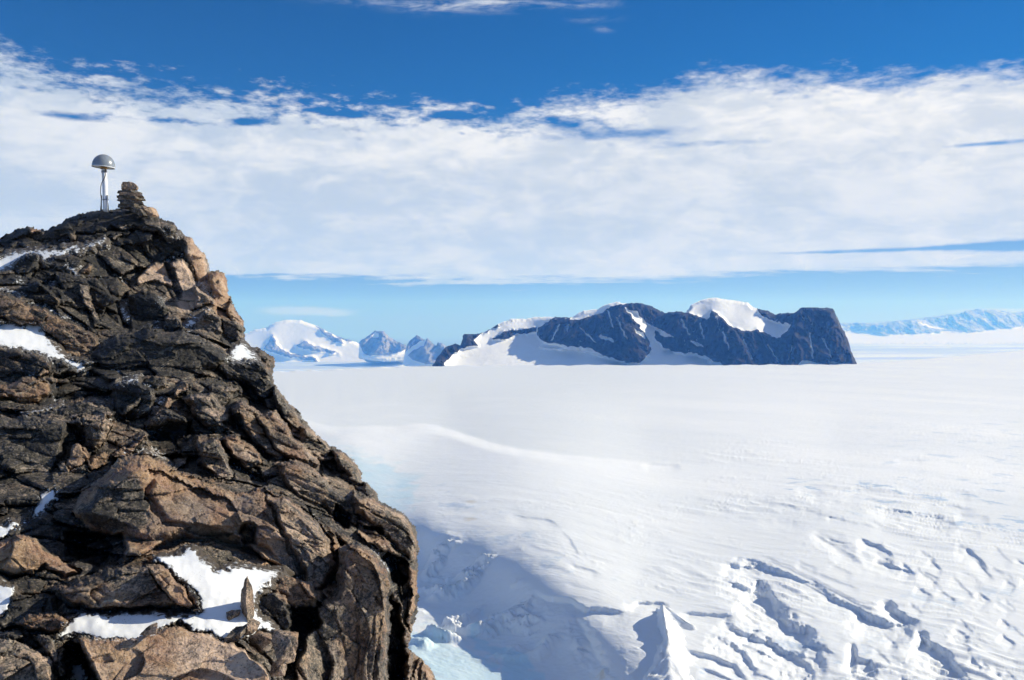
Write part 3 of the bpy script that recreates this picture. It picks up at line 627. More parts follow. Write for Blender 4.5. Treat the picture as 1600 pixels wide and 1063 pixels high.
# back of the outcrop: the rim runs away behind the crest and down
ray = Vv - np.array([0, 0, CZ]); ray /= np.linalg.norm(ray, axis=1)[:, None]
off1 = ray * 1.6 + np.array([-.5, .3, -.5]); nb = len(Vv)
Vv, Q, at = skirt(Vv, Q, at, off1)
off2 = np.zeros_like(Vv); off2[:] = (-2.5, 2.5, -7.0); b_ = boundary(Q)
Vv, Q, at = skirt(Vv, Q, at, off2)
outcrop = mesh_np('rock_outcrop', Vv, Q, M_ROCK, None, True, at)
tag(outcrop, 'dark brown fractured gneiss ridge falling to the right, crowned by cairn and antenna', kind='structure')

# snow lying on the rock
for k_, (poly, nrm, lab) in SNOWP.items():
    sl, sd, ys = snow_Y[k_]
    px, py = PX[sl], PY[sl]
    y = ys + 0.10 * (1 - smooth(-6, 5, sd)) - 0.015 + n2d(px / 24, py / 24, 9, 2) * .008
    v = unproj(px, py, y); m = sd > -6; kp = m[:-1, :-1] & m[1:, :-1] & m[1:, 1:] & m[:-1, 1:]
    if not kp.any(): continue
    q = gridq(*px.shape, kp); v, q, ta = compact(v.reshape(-1, 3), q, {'thin': smooth(16, -2, sd) * .82})
    v, q, ta = skirt(v, q, ta, np.tile(np.array([[0, .25, -.12]]), (len(v), 1)))
    o = mesh_np('snow_patch', v, q, M_SNOW, None, True, ta); tag(o, lab, kind='structure')

def depth_at(px, py):
    i = int(np.argmin(abs(gy - py))); j = int(np.argmin(abs(gx - px))); return float(Yd[i, j])

# ------------------------------------------------------------------ snowfield below
_cx = np.arange(-1000., 2700.); _cy = np.interp(_cx, [-900, 430, 560, 680, 1000, 1340, 1400, 1500, 1600, 1900, 2600], [588, 583, 577, 572.5, 571, 570, 566, 557, 548.5, 532, 530]); _cy = np.convolve(np.pad(_cy, 60, mode='edge'), np.ones(121) / 121, 'valid')
crest = lambda x: np.interp(x, _cx, _cy)
sx_ = axis(-900, 425, 1612, 2600, 1.5, 1.2); sy_ = np.concatenate([np.arange(0, 1080 - 548, 1.5), 1080 - 548 + np.cumsum(1.5 * 1.2 ** np.arange(32))])
sy_ = sy_[sy_ < 2200]
SX, T_ = np.meshgrid(sx_, sy_); SY = crest(SX) + n2d(SX / 32, SX * 0, 37, 3) * 1.7 * (SX < 1345) + T_ * 1.0
ctrl = [(430, 600, 84), (430, 640, 84), (700, 580, 80), (1000, 580, 80), (1300, 580, 80), (1600, 565, 80), (700, 640, 85), (1000, 680, 85), (1300, 680, 85), (1600, 680, 85), (1000, 780, 84), (1300, 780, 83), (1600, 780, 85),
        (700, 745, 85.5), (800, 860, 85), (700, 800, 86), (700, 826, 86.5), (760, 850, 85.5), (812, 885, 85.5), (852, 920, 86), (892, 955, 87), (940, 1000, 88), (975, 1063, 91),
        (1000, 900, 85), (1300, 900, 84), (1600, 900, 85), (1300, 1063, 87), (1600, 1063, 87), (1100, 1063, 88),
        (650, 842, 93), (650, 860, 96.5), (652, 895, 101), (660, 935, 103), (660, 965, 103), (700, 1000, 102.4), (760, 1040, 102.2), (640, 1000, 102.4), (640, 1063, 102.2), (720, 1063, 102.2), (790, 1063, 102.2), (740, 900, 94.5), (800, 960, 96.0), (870, 1020, 97), (710, 860, 90.5), (900, 1063, 98.5), (700, 832, 87), (670, 828, 88),
        (600, 790, 90), (620, 740, 88.5), (560, 720, 87), (500, 680, 86), (300, 700, 90), (300, 1063, 100), (0, 1063, 100), (0, 700, 88), (-600, 700, 85), (-600, 1063, 100), (2000, 700, 85), (2000, 1063, 87), (1400, 1500, 90), (700, 1500, 101), (0, 1500, 101), (2000, 1500, 90), (1000, 2500, 102), (0, 2500, 104), (2000, 2500, 100)]
Dm = interp_pts(ctrl, SX, SY)
far = smooth(0, 60, T_); Dm = Dm * far + (1 - far) * (80 + (Dm - 80) * 0)
swx = SX + n2d(SX / 36, SY / 20, 31, 5) * 11; swy = SY + n2d(SX / 36, SY / 20, 32, 5) * 7
# the bright hump: everything below its brow stands higher than the plain behind it
hx = [400, 470, 520, 600, 660, 700, 740, 800, 900, 1000, 1100]; hyv = [620, 655, 668, 665.5, 663, 668, 685, 700, 712, 722, 730]
hxs = np.arange(380., 1120.); hb = np.interp(hxs, hx, hyv); hb = np.convolve(np.pad(hb, 20, mode='edge'), np.ones(41) / 41, 'valid'); hl = np.interp(SX, hxs, hb) + n2d(SX / 60, SX * 0, 38, 3) * 2; dh = SY - hl
ampl = smooth(455, 560, SX) * (1 - smooth(780, 1060, SX))
Dm = Dm - ampl * 3.0 * smooth(-3.0, 15.0, dh) * np.exp(-np.clip(dh, 0, 300) / 42)
def scarp(pts, h, wd, L, warp=True):
    """A step: the ground drops by h over wd px on the side right of the line's direction and climbs back over L px."""
    global Dm
    wf = min(1.1, max(.2, (wd - 3) / 9.)); X_, Y2 = SX + (swx - SX) * wf, SY + (swy - SY) * wf
    p = np.array(pts); pad = wd + L * 4 + 10
    c0, c1_ = np.searchsorted(sx_, p[:, 0].min() - pad), np.searchsorted(sx_, p[:, 0].max() + pad)
    rsel = np.where((SY[:, c0:c1_].max(1) > p[:, 1].min() - pad) & (SY[:, c0:c1_].min(1) < p[:, 1].max() + pad))[0]
    sl = (slice(rsel[0], rsel[-1] + 1), slice(c0, c1_))
    s, pos = line_sd(pts, X_[sl], Y2[sl])
    end = smooth(0, .28, pos) * (1 - smooth(.72, 1, pos))
    ss = s
    prof = np.where(ss < 0, 0, np.where(ss < wd, smooth(0, wd, ss), np.exp(-((ss - wd) / L) ** 2 * .5)))
    Dm[sl] += h * .66 * prof * end
# big drifts and wind-cut steps of the lower right (upper side first: direction runs left to right, drop lies below / left)
scarp([(1095, 868), (1150, 869), (1200, 880), (1240, 895), (1290, 922), (1340, 948), (1390, 968), (1428, 976)], 1.6, 9, 26)
scarp([(1160, 880), (1195, 900), (1222, 935), (1250, 968), (1285, 994), (1312, 1000)], 4.2, 24, 30)
scarp([(1335, 940), (1362, 962), (1400, 972), (1430, 985)], 2.4, 12, 18)
scarp([(1425, 978), (1455, 990), (1468, 1012), (1490, 1030), (1530, 1063)], 3.2, 16, 20)
scarp([(1118, 964), (1160, 980), (1205, 994), (1240, 1020), (1275, 1050), (1285, 1075)], 3.0, 13, 16)
scarp([(1340, 840), (1375, 850), (1395, 865), (1402, 872)], 1.4, 8, 10)
scarp([(1345, 868), (1380, 880), (1420, 888), (1440, 890)], 1.2, 6, 10)
scarp([(1385, 930), (1400, 945), (1415, 962), (1432, 965)], 1.6, 8, 12)
scarp([(1130, 770), (1200, 782), (1270, 800), (1320, 812), (1370, 826), (1450, 842), (1560, 872)], 0.42, 3, 22)
scarp([(1350, 792), (1400, 794), (1450, 800), (1500, 810)], 1.9, 10, 12)
scarp([(1420, 786), (1480, 788), (1530, 796)], 1.0, 5, 8)
scarp([(1485, 800), (1520, 804), (1550, 805)], .9, 5, 8)
scarp([(1236, 756), (1290, 757), (1330, 762), (1370, 765)], .8, 4, 8)
scarp([(1255, 768), (1300, 772), (1350, 770)], .7, 4, 8)
scarp([(1395, 716), (1445, 715)], .5, 2.5, 5); scarp([(1340, 688), (1400, 678), (1530, 663)], .4, 2, 6)
scarp([(1000, 722), (1040, 726), (1064, 725)], .8, 3, 6)
scarp([(788, 803), (830, 806), (860, 812), (880, 822)], .6, 4, 9)
scarp([(870, 820), (892, 840), (903, 862), (930, 870), (980, 880)], .4, 5, 10)
scarp([(830, 920), (880, 935), (920, 945), (960, 950), (1000, 955)], 1.8, 9, 14)
scarp([(970, 940), (1010, 938), (1050, 942)], 1.4, 7, 10)
scarp([(1050, 953), (1110, 958), (1160, 968)], 1.2, 6, 10)
scarp([(905, 950), (925, 985), (940, 1020), (960, 1050)], 2.2, 14, 16)
scarp([(1110, 990), (1150, 1005), (1180, 1030), (1190, 1063)], 2.0, 12, 14)
scarp([(1120, 900), (1180, 925), (1222, 942)], 1.2, 6, 12)
scarp([(1330, 1020), (1360, 1030), (1385, 1050)], 2.0, 10, 12)
for off, hh in ((-9, .35), (-5, .5), (8, .5)):
    scarp([(1150, 869 + off), (1200, 880 + off), (1240, 895 + off), (1290, 922 + off), (1340, 948 + off), (1400, 972 + off)], hh, 3.2, 4.5)
scarp([(1120, 870), (1160, 880), (1200, 882), (1240, 893)], 1.6, 12, 10)
scarp([(1060, 1012), (1110, 1022), (1150, 1040), (1180, 1070)], 1.6, 8, 9)
scarp([(1340, 1003), (1342, 1030), (1336, 1063)], 2.0, 7, 8)
scarp([(1380, 935), (1395, 950), (1420, 966), (1440, 966)], 1.4, 7, 8)
rs = random.Random(19)
for (x0_, x1_, y0_, y1_, n_, sl_, hh) in [(1180, 1600, 756, 830, 20, .06, .45), (1380, 1620, 850, 1070, 50, .8, .55), (1290, 1420, 820, 900, 10, .4, .5), (800, 1010, 800, 960, 10, .3, .25), (1080, 1330, 1000, 1075, 12, .35, .7), (1120, 1400, 880, 960, 6, .4, .4)]:
    for _ in range(n_):
        cx, cy = rs.uniform(x0_, x1_), rs.uniform(y0_, y1_); L_ = rs.uniform(30, 100) * (.45 if sl_ > .5 else 1); sd_ = sl_ * rs.uniform(.6, 1.4)
        scarp([(cx - L_ / 2, cy - sd_ * L_ / 2), (cx, cy + rs.uniform(-1.5, 1.5)), (cx + L_ / 2, cy + sd_ * L_ / 2)], hh * rs.uniform(.5, 1.3), rs.uniform(3.5, 6.5), rs.uniform(5, 11))
# the wind scoop: its rim and flank
rim = [(640, 812), (690, 838), (760, 856), (800, 880), (830, 905), (865, 945), (900, 990), (960, 1030), (1010, 1080)]
Yg = Dm * F / (SY - HZ)
Yg = np.minimum.accumulate(Yg, axis=0)
Dm = Yg * (SY - HZ) / F
Vs = np.stack([(SX - 800) / F * Yg, Yg, CZ - Dm], -1)
p = Vs.reshape(-1, 3)
scale_up = smooth(300, 900, p[:, 1])
ang = math.radians(41); ca, sa = math.cos(ang), math.sin(ang)
q = np.stack([p[:, 0] * ca - p[:, 1] * sa, p[:, 0] * sa + p[:, 1] * ca, p[:, 2] * 0], 1)
w1 = np.stack([noise(q / 30., 151), noise(q / 30., 152), 0 * q[:, 0]], 1)
q = q + w1 * 7
def drift(L, Wd, sd):      # wind-cut drifts: a gentle back and a steep lee side
    r_ = fbm(q * [1 / L, 1 / Wd, 1], 4, sd, .5); return np.where(r_ > 0, r_ ** .6 * .8, r_ * .25)
near_ = smooth(520, 280, p[:, 1]); lowr = smooth(20, 100, p[:, 0]) * near_
sas = ridged(q * [1 / 26., 1 / 8., 1], 5, 101, .5) * .20 + drift(34., 9., 105) * 1.0 * smooth(-.15, .3, fbm(q / 60., 2, 107)) + lowr * (drift(13., 4.2, 109) * 1.3 * smooth(-.2, .25, fbm(q / 35., 2, 108)))
patchy = smooth(-.3, .5, fbm(q / 120., 3, 121)) * .8 + .25
lumps_ = np.clip(fbm(q * [1 / 5., 1 / 3.5, 1], 4, 131, .6), 0, 2) * .28 * smooth(.05, .5, fbm(q / 30., 3, 141))
right = smooth(-60, 60, p[:, 0] - 0.05 * p[:, 1]) * .6 + .4
dz = (sas * patchy * right + lumps_ * right) * (1 - .85 * scale_up)
sxr = SX.ravel(); syr = SY.ravel()
sc_m = smooth(-10, 30, poly_sd([(650, 840), (700, 835), (780, 870), (880, 960), (960, 1063), (640, 1063)], SX, SY)).ravel()
qs = np.stack([p[:, 0] * .8 - p[:, 1] * .6, p[:, 0] * .6 + p[:, 1] * .8, p[:, 2] * 0], 1)
dz = dz * (1 - .6 * sc_m) + sc_m * (np.clip(ridged(qs * [1 / 30., 1 / 9., 1], 5, 171, .6) - .80, 0, 2) * 3.2 * smooth(.0, .35, fbm(q / 22., 2, 181)) + np.abs(fbm(qs * [1 / 9., 1 / 4., 1], 4, 191, .6)) * .26)
calm = 1 - .8 * ((smooth(560, 620, sxr) * (1 - smooth(1010, 1120, sxr))) * smooth(650, 690, syr) * (1 - smooth(740, 800, syr)))
calm *= 1 - .75 * smooth(1030, 1090, sxr) * (1 - smooth(1290, 1350, sxr)) * smooth(790, 815, syr) * (1 - smooth(835, 880, syr))
Vs = p + np.stack([0 * dz, 0 * dz, dz * calm], 1)
slope_dim = smooth(2.0, -2.0, dh) * (1 - smooth(750, 1250, SX)) * .9 + .3 * smooth(640, 600, SY) + .45 * smooth(20, 75, dh) * (SY < 5000)  # greyer snow colour standing in for weaker sun around the bright hump
SX0, SY0 = SX, SY; SX = SX + n2d(SX0 / 30, SY0 / 14, 35, 4) * 22; SY = SY + n2d(SX0 / 30, SY0 / 14, 36, 4) * 9
ice = np.maximum(.8 * smooth(-14, 22, poly_sd([(540, 700), (610, 722), (655, 738), (662, 760), (650, 800), (600, 820), (500, 760)], SX, SY)),
                 smooth(-10, 14, poly_sd([(630, 960), (660, 985), (720, 1010), (760, 1030), (830, 1063), (860, 1100), (600, 1100)], SX, SY)))
ice = np.maximum(ice, .55 * smooth(-20, 20, poly_sd([(480, 660), (560, 700), (650, 730), (600, 760), (520, 720)], SX, SY)))
ice = np.maximum(ice, .36 * smooth(-30, 20, poly_sd([(640, 880), (720, 900), (820, 1000), (880, 1063), (640, 1063)], SX, SY)))
ice = np.maximum(ice, .95 * smooth(-10, 10, poly_sd([(740, 985), (800, 1020), (860, 1063), (860, 1100), (800, 1063), (740, 1010)], SX, SY)))
glz = np.maximum(smooth(-20, 20, poly_sd([(1220, 748), (1400, 742), (1620, 745), (1620, 850), (1480, 826), (1340, 802), (1240, 778)], SX, SY)), .55 * smooth(-25, 25, poly_sd([(1330, 660), (1620, 640), (1620, 740), (1380, 735)], SX, SY)))
glz = np.maximum(glz, .7 * smooth(-12, 12, poly_sd([(1000, 716), (1090, 718), (1100, 732), (1010, 732)], SX, SY))); glz = np.maximum(glz, .6 * smooth(-25, 25, poly_sd([(660, 745), (780, 790), (900, 850), (1010, 940), (930, 945), (760, 850), (670, 830)], SX, SY)))
glz = np.maximum(glz, .62 * smooth(-20, 30, poly_sd([(1050, 950), (1620, 900), (1620, 1100), (1050, 1100)], SX, SY)))
SX, SY = SX0, SY0
stain = np.exp(-((SX - 735) ** 2 / 14 ** 2 + (SY - 785) ** 2 / 4 ** 2)) + np.exp(-((SX - 735) ** 2 / 18 ** 2 + (SY - 812) ** 2 / 5 ** 2)) + .9 * np.exp(-((SX - 940) ** 2 / 16 ** 2 + (SY - 1058) ** 2 / 9 ** 2))
def field_mat():
    m, nn, b = new_mat('snowfield')
    co = nn.new('ShaderNodeTexCoord').outputs['Object']
    rot = nn.mapping(co, (1, 1, 1), (0, 0, math.radians(41)))
    cd = nn.new('ShaderNodeAttribute', attribute_name='slope_dim').outputs['Fac']
    st1 = nn.noise(nn.mapping(rot, (0.25, 1, 1)), 0.09, 7, 0.6, 0.3); st2 = nn.noise(nn.mapping(rot, (0.4, 1, 1)), 0.6, 6, 0.62)
    st3 = nn.noise(nn.mapping(rot, (0.3, 1, 1)), 0.012, 6, 0.6)
    col = nn.mix(nn.sstep(st3, 0.3, 0.7), (0.83, 0.855, 0.89, 1), (0.91, 0.92, 0.935, 1))
    col = nn.mix(nn.m('MULTIPLY', cd, nn.sstep(nn.noise(co, 0.02, 4), 0.2, 0.6, .7, 1.0)), col, (0.74, 0.775, 0.81, 1))  # the dimmer light off the hump is mixed into the colour here
    ice_ = nn.new('ShaderNodeAttribute', attribute_name='ice').outputs['Fac']
    im = nn.sstep(nn.m('ADD', ice_, nn.m('MULTIPLY', nn.m('SUBTRACT', nn.noise(co, 0.11, 8, 0.72), 0.5), 1.7)), 0.25, 1.0)
    col = nn.mix(im, col, nn.mix(nn.noise(co, 0.06, 4), (0.52, 0.73, 0.83, 1), (0.74, 0.86, 0.91, 1)))
    gz = nn.new('ShaderNodeAttribute', attribute_name='glaze').outputs['Fac']
    gn = nn.noise(nn.mapping(co, (.05, .045, .0)), 1.0, 9, 0.72, .3)
    gm = nn.m('MULTIPLY', nn.sstep(gn, .545, .62), nn.sstep(gz, .2, .9))
    col = nn.mix(nn.m('MULTIPLY', gm, .8), col, (0.40, 0.53, 0.70, 1))
    st = nn.new('ShaderNodeAttribute', attribute_name='stain').outputs['Fac']
    sm = nn.sstep(nn.m('ADD', st, nn.m('MULTIPLY', nn.m('SUBTRACT', nn.noise(co, 0.5, 5, 0.7), 0.5), 1.8)), 0.5, 1.0)
    col = nn.mix(nn.m('MULTIPLY', sm, 0.4), col, (0.62, 0.50, 0.30, 1))
    nn.put(b.inputs['Base Color'], col); nn.put(b.inputs['Roughness'], nn.sstep(im, 0, 1, 0.65, 0.3)); b.inputs['Specular IOR Level'].default_value = 0.25
    nr = bump(nn, st1, 0.35, 1.3); nr = bump(nn, st2, 0.55, 0.3, nr); nr = bump(nn, nn.noise(co, 3.0, 4, 0.6), 0.4, 0.06, nr)
    nn.put(b.inputs['Normal'], nr)
    return m
M_FIELD = field_mat()
nr_, nc_ = SX.shape
# the far side of the crest sinks out of sight, the near side runs on to the foot of the cliff
top = Vs.reshape(nr_, nc_, 3)[0]; r1_ = top.copy(); r1_[:, :2] *= 1.25; r1_[:, 2] -= 18; r2_ = top.copy(); r2_[:, :2] *= 2.2; r2_[:, 2] = -222
Vall = np.concatenate([r2_, r1_, Vs]); z2 = np.zeros(2 * nc_)
field = mesh_np('snowfield', Vall, gridq(nr_ + 2, nc_), M_FIELD, None, True, {'ice': np.concatenate([z2, ice.ravel()]), 'stain': np.concatenate([z2, stain.ravel()]), 'slope_dim': np.concatenate([z2, slope_dim.ravel()]), 'glaze': np.concatenate([z2, glz.ravel()])})
tag(field, 'wind-carved white glacier surface spreading below the ridge', kind='structure')
# snow behind and beside the viewer
hx_ = np.linspace(-4000, 4000, 60); hy_ = np.linspace(-4000, 72, 40); HX, HY = np.meshgrid(hx_, hy_)
hz_ = CZ - 112 + n2d(HX / 400, HY / 400, 61, 3) * 8 - 3
mesh_np('snow_ground', np.stack([HX, HY, hz_], -1).reshape(-1, 3), gridq(40, 60), M_FIELD, None, True, {'ice': np.zeros(HX.size), 'stain': np.zeros(HX.size)})['kind'] = 'structure'

# the low glacier beyond, out to the horizon
DF = 300.0
def ice_mat():
    m, nn, b = new_mat('far_glacier')
    co = nn.new('ShaderNodeTexCoord').outputs['Object']
    a = nn.noise(nn.mapping(co, (0.22, 1, 1), (0, 0, math.radians(4))), 0.0011, 6, 0.6, 0.3)
    col = nn.mix(nn.sstep(a, 0.42, 0.60), (0.50, 0.59, 0.70, 1), (0.90, 0.91, 0.93, 1))
    nn.put(b.inputs['Base Color'], col); b.inputs['Roughness'].default_value = 0.6
    return m
M_FAR = ice_mat()
rr = np.concatenate([[-1], np.linspace(0, 1, 60)]); th = np.linspace(-math.pi, math.pi, 361)
RR, TH = np.meshgrid(rr, th, indexing='ij'); Rl = np.exp(np.log(9000.) + (np.log(120000.) - np.log(9000.)) * np.clip(smooth(-.03, .12, TH) + smooth(-.9, -1.2, TH), 0, 1))
RR = np.where(RR < 0, 0, 1500 * (Rl / 1500) ** np.maximum(RR, 0)); fz = CZ - DF + n2d(RR * np.sin(TH) / 2500, RR * np.cos(TH) / 1200, 71, 3) * 10 * smooth(1500, 4000, RR) * (1 - smooth(9000, 22000, RR))
o = mesh_np('far_glacier', np.stack([RR * np.sin(TH), RR * np.cos(TH), fz], -1).reshape(-1, 3), gridq(len(rr), 361), M_FAR)
tag(o, 'low streaked ice plain reaching the horizon behind the snowfield', kind='structure')

# snow pinnacle standing in the lower field
def facet_mesh(name, pts, faces, mat, sub_=4, amp=.3, freq=.3, seed=1):
    bm = bmesh.new(); vs = [bm.verts.new(p) for p in pts]
    for f in faces: bm.faces.new([vs[i] for i in f])
    bmesh.ops.triangulate(bm, faces=bm.faces[:])
    bmesh.ops.recalc_face_normals(bm, faces=bm.faces[:])
    for _ in range(sub_): bmesh.ops.subdivide_edges(bm, edges=bm.edges[:], cuts=1, use_grid_fill=True)
    bm.normal_update(); co = np.array([v.co[:] for v in bm.verts]); no = np.array([v.normal[:] for v in bm.verts])
    co = co + no * (fbm(co * freq, 4, seed)[:, None] * amp)
    for v, c in zip(bm.verts, co): v.co = c
    return bm_obj(name, bm, mat, None, True)
def gpt(px, py, D): return P3(px, py, D * F / (py - HZ))
gs = gpt
pp = [gs(1035, 944, 80.5), gs(1016, 1000, 91), gs(988, 1100, 91), gs(1052, 1110, 87.5), gs(1070, 988, 86.5), gs(1125, 1008, 89), gs(1045, 965, 92), gs(1105, 1100, 90), gs(1018, 965, 92), gs(1044, 1000, 83.8), gs(1046, 1050, 86.0)]
pin = facet_mesh('snow_pinnacle', pp, [(0, 9, 1), (9, 10, 2, 1), (10, 3, 2), (0, 4, 9), (9, 4, 7, 10), (10, 7, 3), (0, 5, 4), (4, 5, 7), (0, 6, 5), (0, 8, 6), (0, 1, 8), (1, 2, 8)], M_FIELD, 4, .9, .3, 5)
tag(pin, 'sharp snow pyramid with a blue shaded left face', kind='structure')

# ------------------------------------------------------------------ distant mountains
def mount_mat(name, rock=(0.05, 0.045, 0.045), k=1.0):
    m, nn, b = new_mat(name)
    co = nn.new('ShaderNodeTexCoord').outputs['Object']
    s_ = nn.new('ShaderNodeAttribute', attribute_name='snow').outputs['Fac']
    wp = nn.noise(nn.mapping(co, (1, 1, .5)), 0.05 * k, 7, 0.68, 0.3)
    sm = nn.sstep(nn.m('ADD', s_, nn.m('MULTIPLY', nn.m('SUBTRACT', wp, 0.5), 1.1)), 0.46, 0.56)
    stk = nn.m('MULTIPLY', nn.sstep(nn.noise(nn.mapping(co, (1, 1, .28), (.3, 0, 0)), 0.06 * k, 7, 0.72, .5), 0.59, 0.66), nn.sstep(nn.noise(co, 0.012 * k, 3), .42, .6, 0, .75))
    sm = nn.m('MAXIMUM', sm, stk)
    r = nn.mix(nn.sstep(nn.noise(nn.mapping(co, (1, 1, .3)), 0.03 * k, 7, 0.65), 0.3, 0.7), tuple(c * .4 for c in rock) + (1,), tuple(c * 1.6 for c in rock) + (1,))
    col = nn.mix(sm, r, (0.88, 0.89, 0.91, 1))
    nn.put(b.inputs['Base Color'], col); b.inputs['Roughness'].default_value = 0.8; b.inputs['Specular IOR Level'].default_value = 0.2
    h = nn.m('MULTIPLY', nn.noise(nn.mapping(co, (1, 1, .4)), 0.06 * k, 8, 0.7), nn.m('SUBTRACT', 1.0, nn.m('MULTIPLY', sm, 0.85)))
    nn.put(b.inputs['Normal'], bump(nn, h, 1.0, 9.0 / k))
    return m
def mountain(name, label, outline, foot_Y, snow, mat, slope=50, snow_slope=22, relief=12.0, cell=60.0, st=1.0, rock_over=(), snow_base=0.0, thick=1.0, warp=2.2, seed=200, foot=None, buttress=()):
    """outline: closed polygon in picture units; the face leans back from its foot at the given slopes; snow/rock: patches by polygon."""
    O = np.array(outline, float); x0, y0 = O.min(0); x1, y1 = O.max(0)
    gx_ = np.arange(x0 - 2, x1 + 2, st); gy_ = np.arange(y0 - 2, y1 + 2, st)
    mx_, my_ = np.meshgrid(gx_, gy_); k = foot_Y / F
    wx = mx_ + n2d(mx_ / 8, my_ / 8, seed, 4) * warp; wy = my_ + n2d(mx_ / 8, my_ / 8, seed + 1, 4) * warp
    sn = np.full(mx_.shape, snow_base)
    for it in snow: sn = np.maximum(sn, smooth(-1.2, 1.2, poly_sd(it, wx, wy)))
    for it in rock_over: sn = np.minimum(sn, 1 - smooth(-1.2, 1.2, poly_sd(it, wx, wy)))
    fy = y1 if foot is None else foot
    sl = np.where(sn > .5, 1 / math.tan(math.radians(snow_slope)), 1 / math.tan(math.radians(slope)))
    sl = blur(sl, 4); slh = sl.copy()
    for _ in range(3):
        w_ = int(14 / st); pd = np.pad(slh, [(0, 0), (w_, w_)], mode='edge'); cs = np.cumsum(np.concatenate([np.zeros((slh.shape[0], 1)), pd], 1), 1); slh = (cs[:, 2 * w_ + 1:] - cs[:, :-(2 * w_ + 1)]) / (2 * w_ + 1)
    sl = slh; hgt = k * st
    rec = np.cumsum(sl[::-1], 0)[::-1] * hgt
    Yd_ = foot_Y + rec
    pw = unproj(mx_, my_, Yd_).reshape(-1, 3)
    rg = ridged(pw * [1 / cell, 1 / cell, 1 / (cell * 2.6)], 5, seed + 3, .55).reshape(mx_.shape)
    big = fbm(pw / (cell * 2.8), 3, seed + 9).reshape(mx_.shape); Yd_ = Yd_ - big * relief * 1.0 * (1 - .9 * blur(sn, 6))
    Yd_ = Yd_ - rg * relief * (1 - .97 * blur(sn, 2))
    for bp, bd in buttress: Yd_ = Yd_ - bd * smooth(-1.0, 2.5, poly_sd(bp, wx, wy))
    # near the skyline the face rounds over
    sd = poly_sd(outline, mx_ + n2d(mx_ / 5, my_ / 5, seed + 5, 3) * .9, my_ + n2d(mx_ / 5, my_ / 5, seed + 6, 3) * .9)
    Yd_ = Yd_ + relief * thick * (1 - np.clip(sd / 6, 0, 1)) ** 2 * 1.5
    vv = unproj(mx_, my_, Yd_); ins = sd > 0
    kp = ins[:-1, :-1] & ins[1:, :-1] & ins[1:, 1:] & ins[:-1, 1:]
    qq = gridq(*mx_.shape, kp); vv, qq, aa = compact(vv.reshape(-1, 3), qq, {'snow': sn})
    H = (y1 - y0) * k; zb = vv[:, 2].min()
    off = np.zeros_like(vv); off[:, 1] = H * .8 * thick; off[:, 2] = (zb - vv[:, 2]) * .5
    vv, qq, aa = skirt(vv, qq, aa, off); off = np.zeros_like(vv); off[:, 1] = H * .8 * thick; off[:, 2] = (zb - 20 - vv[:, 2])
    vv, qq, aa = skirt(vv, qq, aa, off)
    o = mesh_np(name, vv, qq, mat, None, True, aa); tag(o, label, kind='structure')
    return o
M_MT = mount_mat('nunatak_rock', (0.016, 0.014, 0.015)); M_MT3 = mount_mat('range_rock_hazed', (0.38, 0.40, 0.43), .2); M_MT2 = mount_mat('mountain_rock_hazed', (0.24, 0.24, 0.25), .3)  # rock of the two farther materials is paled, painting extra haze into it
NO = [(668, 578), (674, 573), (684, 557), (696, 542), (712, 537), (719, 539), (724, 522), (742, 522), (752, 520), (770, 512), (777, 506), (799, 498), (821, 498), (836, 495), (862, 495), (892, 496), (911, 485), (934, 483),
      (945, 476), (964, 471), (975, 474), (1001, 473), (1020, 479), (1039, 489), (1057, 486), (1072, 488), (1080, 476), (1099, 467), (1117, 465), (1147, 469), (1170, 473), (1177, 480), (1192, 484), (1200, 485), (1211, 491), (1222, 489), (1241, 489),
      (1252, 480), (1301, 481), (1309, 496), (1314, 508), (1320, 519), (1325, 530), (1331, 549), (1339, 568), (1340, 576), (1200, 582), (900, 582)]
